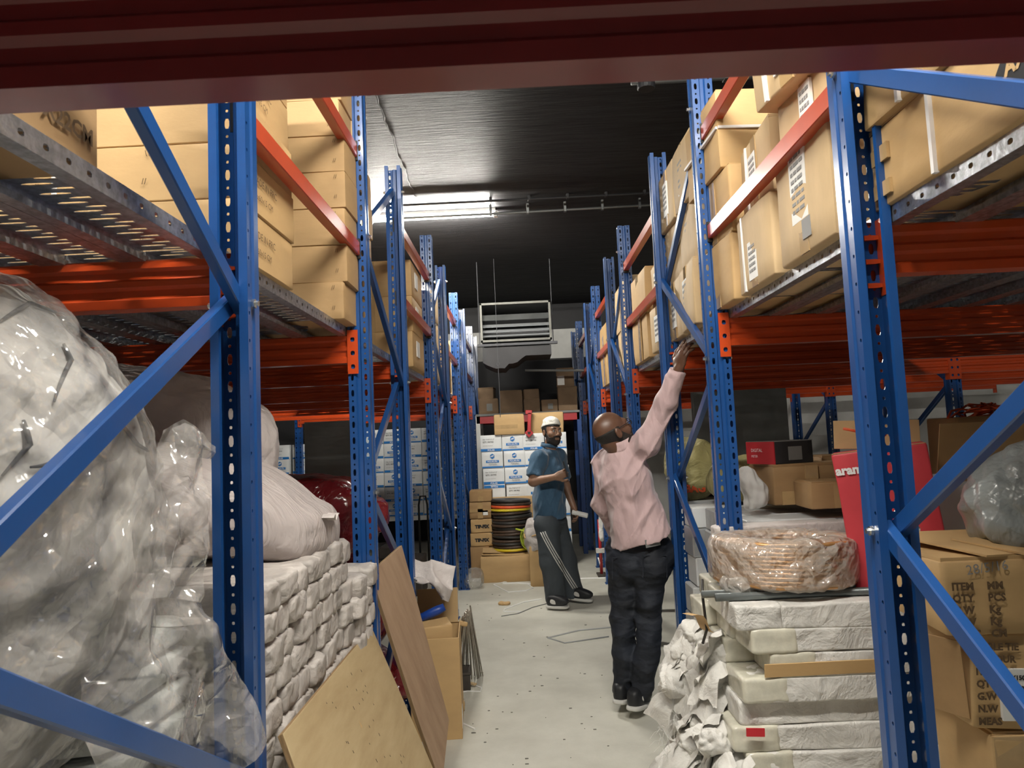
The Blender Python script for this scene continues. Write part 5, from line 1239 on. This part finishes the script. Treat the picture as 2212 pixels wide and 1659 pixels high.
# cross rack behind, with its cartons
t = T('cross_rack', 'red beamed rack across the end of the aisle behind the white cartons', 'rack', (0, 0, 0))
zc = 1.79
O('beam', MB().box((-.62, 9.62, zc), (.78, 9.67, zc + .1), .003).me(), 'red_enamel', t); O('beam', MB().box((-.62, 10.3, zc), (.78, 10.35, zc + .1), .003).me(), 'red_enamel', t)
O('deck_panel', MB().box((-.62, 9.6, zc + .1), (.78, 10.36, zc + .13), .002).me(), 'wall_grey', t)
for x in (-.6, .77):
    for y in (9.65, 10.32): O('post', MB().box((x - .03, y - .03, 0), (x + .03, y + .03, zc + .12), .003).me(), 'plastic_white' if x < 0 else 'blue_paint_dark', t)
zz = zc + .13
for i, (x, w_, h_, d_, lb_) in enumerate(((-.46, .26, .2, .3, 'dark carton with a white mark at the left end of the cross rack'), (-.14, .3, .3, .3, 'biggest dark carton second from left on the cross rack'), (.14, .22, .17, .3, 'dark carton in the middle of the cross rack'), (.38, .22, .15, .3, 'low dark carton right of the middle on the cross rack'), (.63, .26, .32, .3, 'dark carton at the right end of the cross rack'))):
    o, dm = carton(lb_, w_, d_, h_, (x, 9.8, zz), R.uniform(-.08, .08), 'card_dusty_shaded', 320 + i, .006, .03)
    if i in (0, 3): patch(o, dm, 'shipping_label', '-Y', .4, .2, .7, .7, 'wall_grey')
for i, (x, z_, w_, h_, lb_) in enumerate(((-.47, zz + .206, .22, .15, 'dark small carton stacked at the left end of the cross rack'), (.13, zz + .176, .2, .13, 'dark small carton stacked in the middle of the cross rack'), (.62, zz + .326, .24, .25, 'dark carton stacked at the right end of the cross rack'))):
    o, dm = carton(lb_, w_, .28, h_, (x, 9.82, z_), R.uniform(-.1, .1), 'card_dusty_shaded', 330 + i, .006, .03)
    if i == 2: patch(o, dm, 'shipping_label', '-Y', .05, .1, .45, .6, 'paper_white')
# red stand with white lath and pad behind the man in pink
t = T('red_stand', 'red stand with a white padded lath behind the legs of the man in pink', 'stand', tuple(at(1300, 1243, Z=0)))
O('pole', MB().tube([(0, 0, 0), (0, 0, .62)], .018, 10).me(smooth=True), 'red_enamel', t)
O('pole', MB().tube([(.02, 0, .0), (-.03, 0, .2)], .01, 8).me(smooth=True), 'alu', t); O('base', MB().box((-.05, -.1, 0), (.05, .1, .02), .003).me(), 'wood_dark', t)
O('lath', MB().box((-.05, -.03, .25), (.4, .03, .3), .003).me(), 'wrap_cloth', t)
O('pad', blob((.07, .07, .16), 2.5, 12, .01, 14, seed=341), 'wrap_cloth', t, (.02, -.03, .38)); O('pad', blob((.06, .06, .2), 2.5, 12, .01, 14, seed=342), 'wrap_cloth', t, (.02, -.03, .48))
# hand trolley under the left decks
t = T('hand_trolley', 'black hand trolley standing under the left decks before the white cartons', 'trolley', tuple(at(918, 1215, Y=8.3).xy) + (0,))
O('handle', MB().tube([(-.05, 0, .1), (-.05, 0, .85), (-.03, 0, .95), (.03, 0, .95), (.05, 0, .85), (.05, 0, .1)], .012, 8).me(smooth=True), 'plastic_black', t)
O('plate', MB().box((-.15, -.2, .03), (.15, .02, .06), .003).me(), 'plastic_black', t)
for s in (-1, 1): O('wheel', MB().tube([(s * .12 - .02, .05, .08), (s * .12 + .02, .05, .08)], .08, 16).me(), 'plastic_black', t)
B('motor_crate', MB().box((-.25, -.2, 0), (.25, .2, .38), .01).box((-.2, -.16, .38), (.1, .16, .5), .01).me(), 'wood_dark', 'dark crate in the shade under the left decks beside the hand trolley', 'crate', (-1.35, 7.6, 0))
# ---------------------------------------------------------------- people
def nrm(v): v = np.array(v, float); return v / np.linalg.norm(v)
def cutmax(D, P, p, n):   # keep the side where (P-p).n < 0
    return np.maximum(D, (P - np.array(p)) @ nrm(n))
def smin(a, b, k): h = np.clip(.5 + .5 * (b - a) / k, 0, 1); return b * (1 - h) + a * h - k * h * (1 - h)
def hframe(f, u):
    f = nrm(f); u = nrm(np.array(u) - f * np.dot(u, f)); r = np.cross(f, u); return f, u, r
def head_sdf(S, c, F, k=.02, s=1., ears=True, mouth=True):
    f, u, r = F; c = np.array(c); m = Matrix(np.stack([r, f, u], 1).tolist())
    q = lambda a, b, d: c + (r * a + f * b + u * d) * s
    S.ell(q(0, -.012, .032), np.array((.076, .098, .092)) * s, .01, m)
    S.ell(q(0, .032, -.04), np.array((.06, .064, .082)) * s, .03, m)
    S.cone(q(-.03, .02, -.085), q(.03, .02, -.085), .03 * s, None, .03); S.ell(q(0, .075, -.102), np.array((.024, .02, .02)) * s, .02, m)
    S.cone(q(-.04, .078, .028), q(.04, .078, .028), .014 * s, None, .02)
    for e in (-1, 1):
        S.ell(q(.045 * e, .06, -.02), np.array((.024, .026, .022)) * s, .025, m)
        S.ell(q(.032 * e, .104, .008), np.array((.017, .016, .012)) * s, .012, m, True)
    S.cone(q(0, .09, .02), q(0, .114, -.026), .008 * s, .012 * s, .012)
    for e in (-1, 1): S.ell(q(.012 * e, .104, -.032), np.array((.009, .011, .008)) * s, .008, m)
    if mouth: S.cone(q(-.019, .093, -.06), q(.019, .093, -.06), .007 * s, None, .006); S.cone(q(-.016, .092, -.072), q(.016, .092, -.072), .008 * s, None, .006)
    for e in (-1, 1) if ears else ():
        S.ell(q(.08 * e, -.012, -.006), np.array((.009, .02, .032)) * s, .006, m); S.ell(q(.089 * e, -.006, -.004), np.array((.008, .009, .018)) * s, .005, m, True)
    return q
def hand_sdf(S, w, d, n, side, curl, spread=.0, L=1.0, k=.008):
    """w wrist, d direction to fingertips, n palm normal (palm side), side: +1 thumb on d x n"""
    w = np.array(w, float); d = nrm(d); n = nrm(np.array(n) - d * np.dot(n, d)); t = np.cross(d, n) * side
    m = Matrix(np.stack([t, d, n], 1).tolist()); tips = []
    S.ell(w + d * .045 * L, np.array((.041, .054, .017)) * L, .02, m); S.ell(w + d * .025 * L + t * .025 * L + n * .006, np.array((.02, .034, .016)) * L, .015, m)
    for i, (o, l) in enumerate(((.030, .072), (.010, .080), (-.011, .074), (-.031, .058))):
        a = w + d * (.088 - abs(i - 1.2) * .004) * L + t * o * L; dr = nrm(d + t * (o * spread * 10)); pts = [a]; ang = 0
        for sgm, fr in enumerate((.45, .31, .24)):
            ang += curl[min(i, len(curl) - 1)] * (1, .9, .6)[sgm]; v = dr * math.cos(ang) + n * math.sin(ang); a = a + v * l * fr * L; pts.append(a)
        S.chain([w + d * .06 * L + t * o * .9 * L] + pts, [.0095 * L, .0088 * L, .0082 * L, .0075 * L, .006 * L], k * .6); tips.append(a)
    b = w + d * .02 * L + t * .03 * L; v = nrm(d * .75 + t * .75 + n * .25); p1 = b + v * .04 * L; p2 = p1 + nrm(d + t * .3 + n * .35) * .03 * L; p3 = p2 + nrm(d + n * .5) * .024 * L
    S.chain([b, p1, p2, p3], [.015 * L, .0115 * L, .0095 * L, .0075 * L], .01); return tips
def bounds(pts, pad): P = np.array(pts); return P.min(0) - pad, P.max(0) + pad
def part(root, name, me, m, label=None):
    o = O(name, me, m, root)
    if label: o['label'] = label
    return o
def eye(root, q, e, F, iris='ink_black'):
    f, u, r = F; c = q(.032 * e, .083, .008)
    b = MB(); b.lathe([(.0115 * math.sin(a), -.0115 * math.cos(a)) for a in np.linspace(0, math.pi, 9)], 14)
    o = part(root, 'eye', b.me(smooth=True), 'eye_white'); M_ = Matrix(np.stack([r, u, f], 1).tolist()).to_4x4(); M_.translation = c; o.matrix_world = M_
    O('iris', MB().lathe([(0, .0118), (.003, .0117), (.0055, .0104)], 12).me(), iris, o)
def shoe(root, heel, toe, up=0., m='shoe_black', sole='shoe_white', w_=.095):
    h = Vector(heel); t_ = Vector(toe); d = (t_ - h); L = d.length; yaw = math.atan2(d.y, d.x); pit = -math.atan2(d.z, math.hypot(d.x, d.y))
    def sh(p):
        q = p.copy(); x = q[:, 0] / (L / 2); q[:, 2] *= np.clip(1.02 - .42 * np.clip(x + .15, 0, 1.2), .42, 1.1); q[:, 1] *= 1 - .12 * np.clip(-x, 0, 1) - .2 * np.clip(x - .6, 0, 1); return q
    o = part(root, 'shoe', blob((L, w_, .11), 3.2, 14, .003, 12, seed=7, deform=lambda p: sh(p)), m); o.matrix_world = Matrix.Translation((h + t_) / 2 + Vector((0, 0, .012))) @ Matrix.Rotation(yaw, 4, 'Z') @ Matrix.Rotation(pit, 4, 'Y')
    O('sole', blob((L * 1.03, w_ * 1.04, .034), 3.6, 12, seed=8, deform=lambda p: np.stack([p[:, 0], p[:, 1] * (1 - .12 * np.clip(-p[:, 0] / (L / 2), 0, 1) - .18 * np.clip(p[:, 0] / (L / 2) - .6, 0, 1)), p[:, 2]], 1)), sole, o, (0, 0, -.012))
    for s in (-1, 1): O('side_panel', blob((L * .42, .012, .045), 3, 8, seed=9), sole, o, (-.02, s * w_ * .44, .03), (0, rad(12), 0))
    return o
def px(x, y, Y): return np.array(at(x, y, Y=Y))

# ---- man in the pink shirt, seen from behind, reaching up to the deck edge ----
pel = px(1380, 1200, 4.14); wai = px(1374, 1120, 4.13); che = px(1352, 1035, 4.12); nk = px(1339, 953, 4.08)
shR = px(1397, 958, 4.02); shL = px(1309, 1004, 4.20); elR = px(1436, 868, 3.95); wrR = px(1466, 797, 3.86); elL = px(1304, 1092, 4.27); wrL = px(1335, 1155, 4.42)
hdc = px(1324, 934, 4.06)
HF = hframe((.80, .36, .46), (-.47, -.12, .87))
hipL, hipR = px(1352, 1205, 4.17), px(1405, 1205, 4.10); knL, knR = px(1349, 1362, 4.16), px(1402, 1372, 4.08)
anL, anR = px(1347, 1492, 4.16), px(1384, 1503, 4.08)
def torso(S, e=0., k=.06):
    S.cone(pel, wai, .118 + e, .118 + e, k); S.cone(wai, che, .122 + e, .135 + e, k); S.cone(shL, shR, .062 + e, .062 + e, .05)
    S.cone(che + (0, .03, 0), che * .4 + nk * .6, .125 + e, .075 + e, k); S.cone(pel + (-.07, .02, -.01), pel + (.08, -.03, 0), .105 + e, None, .05)
    return S
Sb = SDF(); torso(Sb, -.012)
Sb.cone(nk + (0, 0, -.04), hdc + np.array((-.02, 0, -.05)), .06, .056, .04); qh = head_sdf(Sb, hdc, HF, s=1.0)
Sb.chain([shR, elR, wrR], [.05, .04, .028], .03); Sb.chain([shL, elL, wrL], [.05, .04, .028], .03)
tip = px(1480, 735, 3.80); hd = tip - wrR
hand_sdf(Sb, wrR, nrm(hd), (.8, .5, -.15), 1, (.28, .34, .42, .5), .15, 1.06)
hand_sdf(Sb, wrL, (.5, .6, -.3), (.3, -.6, 0), -1, (.5, .5, .5, .5), 0, .95)
for hp, kn, an in ((hipL, knL, anL), (hipR, knR, anR)): Sb.chain([hp, kn, an], [.078, .052, .038], .03)
lo, hi = bounds([pel, hdc, anL, anR, wrR, wrL, tip, elL, shL], .17)
person = tag(O('person', skin(Sb.eval, lo, hi, .0048, 'person_body', smooth_it=1), 'skin_dark'), 'bald bearded man in a pink shirt and dark jeans reaching up to the right shelf', 'person')
def creases(a, dirn, seed, f=9., cr=.0):
    e1 = nrm(dirn); e2 = nrm(np.cross(e1, (0, 1, 0)))
    def g(P):
        q = np.stack([P @ e1 * 1.8, P @ e2 * f, P[:, 1] * 4], 1); q2 = np.stack([P @ e1 * 4, P @ e2 * f * 2.1, P[:, 1] * 8], 1)
        return -a * (np.clip(ridge(q, seed, 1), 0, 1) ** 3 - .06) - a * .4 * np.clip(ridge(q2, seed + 3, 1), 0, 1) ** 3 - cr * crumple(P, 9, seed)
    return g
def folds(a, f, seed, st=(1, 1, 1)): return lambda P: -a * (ridge(P * f * np.array(st), seed, 2) + .4 * fbm(P * f * 2, seed + 3))
hemp = px(1385, 1163, 4.1)
def shirt(P):
    S = SDF(); torso(S, .012); S.cone(wai, pel * .75 + wai * .25 + (0, 0, -.0), .135, .15, .05); D = S.eval(P)
    F_ = SDF(); F_.cone(wai, px(1398, 1165, 4.07), .125, .135, .03); D = smin(D, F_.eval(P), .05); D = cutmax(D, P, hemp, (.3, .1, -1)); D = cutmax(D, P, nk + np.array((0, 0, .012)), nrm(hdc - nk))
    A = SDF(); A.chain([shR, elR, wrR], [.068, .054, .037], .03); a = cutmax(A.eval(P), P, wrR - nrm(wrR - elR) * .015, wrR - elR); D = smin(D, a, .04)
    A = SDF(); A.chain([shL, elL, wrL], [.071, .06, .042], .03); a = cutmax(A.eval(P), P, wrL, wrL - elL); D = smin(D, a, .03)
    return D
lo, hi = bounds([shL, shR, elR, wrR, elL, wrL, hemp, pel], .2)
dr = nrm(shR - pel)
sh_ = part(person, 'shirt', skin(shirt, lo, hi, .0065, 'shirt', creases(.048, (.55, 0, .85), 3, 8., .003)), 'shirt_pink')
col = MB(); cax = nrm(hdc - nk + np.array((.02, 0, 0))); cu = nrm(np.cross(cax, (0, 1, 0))); cv = np.cross(cax, cu)
col.grid(lambda u, v: nk + cax * (-.035 + .06 * v) + (cu * math.cos(6.283 * u) + cv * math.sin(6.283 * u)) * (.084 - .012 * v), 32, 3)
o = O('collar', solid(col.me(smooth=True, weld=True), .006), 'shirt_pink', sh_)
cb_ = MB(); ca = nrm(wrR - elR); c1 = nrm(np.cross(ca, (0, 1, 0))); c2 = np.cross(ca, c1)
cb_.grid(lambda u, v: wrR + ca * (-.075 + .062 * v) + (c1 * math.cos(6.283 * u) + c2 * math.sin(6.283 * u)) * (.047 - .003 * v), 28, 3); O('cuff', solid(cb_.me(smooth=True, weld=True), .005), 'shirt_pink', sh_)
def jeans(P):
    S = SDF(); S.cone(pel + (-.07, .02, .0), pel + (.08, -.03, .0), .118, None, .05); S.cone(pel, pel + (-.01, 0, .15), .124, .122, .05)
    for hp, kn, an in ((hipL, knL, anL), (hipR, knR, anR)): S.chain([hp, kn, an], [.094, .068, .052], .02); S.ell(hp + (0, -.05, -.02), (.085, .085, .1), .05)
    D = S.eval(P); D = cutmax(D, P, pel + np.array((0, 0, .15)), (-.3, 0, 1)); return np.maximum(D, .075 - P[:, 2])
lo, hi = bounds([pel, anL, anR, hipL, hipR], .2)
def jf(P): z = P[:, 2]; return -.009 * crumple(P, 7, 8) - .009 * (ridge(P * np.array((5, 5, 16)), 8, 2)) * np.clip(1.2 - np.abs(z - .35) * .4, .4, 1)
je = part(person, 'jeans', skin(jeans, lo, hi, .0065, 'jeans', jf), 'jeans')
c = px(1410, 1172, 3.95); O('waist_label', MB().box((-.045, -.002, -.022), (.045, .002, .022), .001).me(), 'wall_grey', je, tuple(c), (0, rad(-6), rad(18)))
for x, y, w_ in ((1415, 1200, .07), (1345, 1205, .06)):
    p = px(x, y, 3.975 if x > 1380 else 4.05); O('back_pocket', MB().box((-w_, -.002, -.002), (w_, .002, .002)).box((-w_, -.002, -.12), (-w_ + .003, .002, 0)).box((w_ - .003, -.002, -.12), (w_, .002, 0)).me(), 'jeans', je, tuple(p), (0, rad(4), rad(10)))
shoe(person, px(1336, 1528, 4.08) * (1, 1, 0) + (0, 0, .055), px(1360, 1530, 4.30) * (1, 1, 0) + (0, 0, .018))
shoe(person, px(1364, 1540, 3.99) * (1, 1, 0) + (0, 0, .05), px(1400, 1540, 4.20) * (1, 1, 0) + (0, 0, .018))
# hair fringe, beard, glasses
f, u, r = HF
def shell(P, e, keep):
    S = SDF(); head_sdf(S, hdc, HF, ears=False, mouth=False); D = S.eval(P) - e; Q = (P - hdc); return np.maximum(D, keep(Q @ r, Q @ f, Q @ u))
hl, hh = hdc - .17, hdc + .17
def BEARD(a, b, c):   # a right, b forward, c up: jaw below a line rising to the sideburns, mouth left free
    d = np.maximum(np.maximum(c + .052 - np.clip(.055 - b, 0, .06) * 1.1, -b + .0), -.2 - c)
    mo = np.sqrt((a / .026) ** 2 + ((c + .065) / .013) ** 2 + ((b - .1) / .05) ** 2) - 1
    mu = np.maximum(np.maximum(np.abs(c + .046) - .008, np.abs(a) - .036), .06 - b)
    return np.minimum(np.maximum(d, -mo * .013), mu)
part(person, 'hair', skin(lambda P: shell(P, .004, lambda a, b, c: np.maximum(np.maximum(c - .03 + .3 * np.maximum(b, 0), -.088 - c), b - .012)), hl, hh, .0045, 'hair'), 'hair_black', 'short black hair round the back of the bald head')
part(person, 'beard', skin(lambda P: shell(P, .006, BEARD), hl, hh, .0045, 'beard'), 'beard_brown', 'full dark beard')
for e in (-1, 1): eye(person, qh, e, HF)
gl = MB()
for e in (-1, 1):
    gl.tube([qh(e * .034 + .027 * math.cos(a), .112 - .01 * abs(math.cos(a)), .008 + .02 * math.sin(a)) for a in np.linspace(0, 6.283, 17)[:-1]], .0022, 6, closed=True)
    gl.tube([qh(e * .061, .104, .012), qh(e * .078, .05, .014), qh(e * .083, -.01, .018), qh(e * .08, -.03, -.002)], .0026, 6)
gl.tube([qh(-.008, .115, .012), qh(.008, .115, .012)], .0022, 6)
gg = part(person, 'glasses', gl.me(smooth=True), 'plastic_black', 'black framed glasses')

# ---- man in the blue polo shirt, walking to the right, face turned to the camera ----
Y0 = 6.78
pel = px(1190, 1128, 6.80); wai = px(1186, 1080, 6.80); che = px(1184, 1022, 6.79); nk = px(1186, 965, 6.78)
shR, shL = px(1163, 990, 6.64), px(1207, 987, 6.93)
elR, wrR = px(1152, 1040, 6.56), px(1200, 1030, 6.47); elL, wrL = px(1222, 1050, 6.98), px(1240, 1098, 6.90)
hdc = px(1192, 934, 6.77); HF = hframe((.5, -.86, .02), (.04, .03, 1)); f, u, r = HF
hipR, hipL = px(1181, 1135, 6.71), px(1200, 1135, 6.89); knR, knL = px(1190, 1215, 6.68), px(1222, 1213, 6.9); anR, anL = px(1200, 1290, 6.68), px(1240, 1290, 6.88)
def torso2(S, e=0., k=.06):
    S.cone(pel, wai, .118 + e, .122 + e, k); S.cone(wai, che, .122 + e, .128 + e, k); S.cone(shL, shR, .06 + e, None, .05); S.cone(che, che * .35 + nk * .65, .12 + e, .07 + e, k); return S
Sb = SDF(); torso2(Sb, -.012); Sb.cone(nk + (0, 0, -.05), hdc + np.array((0, 0, -.05)), .06, .057, .04); qh = head_sdf(Sb, hdc, HF, s=1.0)
Sb.chain([shR, elR, wrR], [.05, .043, .029], .03); Sb.chain([shL, elL, wrL], [.05, .042, .029], .03)
hand_sdf(Sb, wrR, (.93, -.1, .3), (0, 1, .1), -1, (.75, .8, .85, .9), 0, 1.0); hand_sdf(Sb, wrL, (.3, -.2, -.9), (-.9, -.2, -.2), 1, (.7, .75, .8, .85), 0, 1.0)
for hp, kn, an in ((hipL, knL, anL), (hipR, knR, anR)): Sb.chain([hp, kn, an], [.078, .052, .038], .03)
lo, hi = bounds([pel, hdc, anL, anR, wrR, wrL, elR], .2)
person2 = tag(O('person', skin(Sb.eval, lo, hi, .006, 'person_body', smooth_it=1), 'skin_mid'), 'bearded man in a blue polo shirt and white cap walking, looking at the camera', 'person')
def polo(P):
    S = SDF(); torso2(S, .014); S.cone(wai, pel, .138, .15, .05); D = S.eval(P); D = cutmax(D, P, pel + np.array((0, 0, .03)), (.05, 0, -1)); D = cutmax(D, P, nk + np.array((0, 0, .02)), (.2, -.2, 1))
    for sh, el, fr in ((shR, elR, .8), (shL, elL, .75)):
        A = SDF(); A.chain([sh, el], [.072, .07], .03); D = smin(D, cutmax(A.eval(P), P, sh + (el - sh) * fr, el - sh), .03)
    return D
lo, hi = bounds([pel, shL, shR, elR, elL, nk], .2)
po = part(person2, 'polo_shirt', skin(polo, lo, hi, .0085, 'polo', creases(.045, (.5, 0, .9), 13, 8., .003)), 'polo_blue')
col = MB(); cax = nrm((.12, -.1, 1)); cu = nrm(np.cross(cax, (0, 1, 0))); cv = np.cross(cax, cu)
col.grid(lambda u_, v: nk + cax * (0 + .035 * v) + (cu * math.cos(6.283 * u_) + cv * math.sin(6.283 * u_)) * (.08 - .006 * v), 28, 2); O('collar', solid(col.me(smooth=True, weld=True), .006), 'polo_blue', po)
def trous(P):
    S = SDF(); S.cone(pel + (-.03, -.07, -.0), pel + (.03, .07, 0), .12, None, .05)
    for hp, kn, an in ((hipL, knL, anL), (hipR, knR, anR)): S.chain([hp, kn, an + np.array((0, 0, .0))], [.108, .098, .096], .03)
    D = S.eval(P); D = cutmax(D, P, pel + np.array((0, 0, .075)), (0, 0, 1)); return np.maximum(D, .05 - P[:, 2])
lo, hi = bounds([pel, anL, anR], .24)
tr = part(person2, 'trousers', skin(trous, lo, hi, .0085, 'trousers', lambda P: -.009 * ridge(P * np.array((6, 6, 5)), 18, 2)), 'trousers_grey')
# white side stripes on the near trouser leg
from mathutils.bvhtree import BVHTree
bv = BVHTree.FromPolygons([v.co[:] for v in tr.data.vertices], [p.vertices[:] for p in tr.data.polygons])
for off in (0, 4.5, 9):
    pts = []
    for s_ in np.linspace(0, 1, 14):
        x = 1168 + off + 70 * s_ ** 1.1; y = 1150 + 122 * s_ - off * .25
        d = Vector(at(x, y, Y=5)) - Vector(EYE); h = bv.ray_cast(Vector(EYE), d.normalized())
        if h[0]: pts.append(h[0] + h[1] * .002)
    if len(pts) > 3: O('stripe', MB().tube(pts, .006, 5).me(smooth=True), 'shoe_white', tr)
shoe(person2, px(1181, 1300, 6.62) * (1, 1, 0) + (0, 0, .012), px(1228, 1300, 6.55) * (1, 1, 0) + (0, 0, .012))
shoe(person2, px(1232, 1300, 6.84) * (1, 1, 0) + (0, 0, .03), px(1280, 1300, 6.76) * (1, 1, 0) + (0, 0, .014))
hl, hh = hdc - .18, hdc + .2
part(person2, 'hair', skin(lambda P: shell(P, .006, lambda a, b, c: np.maximum(np.maximum(c - .08, -.075 - c), np.minimum(b - .02 + .5 * np.maximum(-c, 0), .052 - c))), hl, hh, .006, 'hair'), 'hair_black', 'dark hair at the sides')
def cap(P):
    D = shell(P, .014, lambda a, b, c: .062 - c + .25 * np.minimum(b, 0) + .1 * np.maximum(b, 0)); Q = P - hdc
    top = np.sqrt(((Q @ r) / .07) ** 2 + ((Q @ f + .01) / .085) ** 2 + ((Q @ u - .1) / .055) ** 2) - 1; return smin(D, top * .055, .02)
part(person2, 'cap', skin(cap, hl, hh, .006, 'cap', lambda P: -.006 * fbm(P * 30, 4)), 'hair_white', 'white knitted cap')
part(person2, 'beard', skin(lambda P: shell(P, .007, BEARD), hl, hh, .0045, 'beard'), 'beard_brown', 'full dark beard')
for e in (-1, 1):
    eye(person2, qh, e, HF)
    part(person2, 'eyebrow', MB().tube([qh(e * .014, .098, .03), qh(e * .034, .096, .037), qh(e * .052, .08, .032)], [.004, .005, .003], 6).me(smooth=True), 'hair_black')
B('phone', MB().box((-.035, -.005, -.07), (.035, .005, .07), .004).me(), 'plastic_black', 'black phone held up in the hand of the man in blue', 'phone', tuple(px(1222, 1014, 6.44)), (rad(-15), rad(25), 1.5))
B('paper_roll', MB().lathe([(0, 0), (.02, 0), (.024, .004), (.024, .15), (.02, .154), (0, .154)], 16).me(smooth=False), 'plastic_white', 'white paper roll carried in the lowered hand of the man in blue', 'roll', tuple(px(1236, 1106, 6.88)), (0, rad(104), -.3))
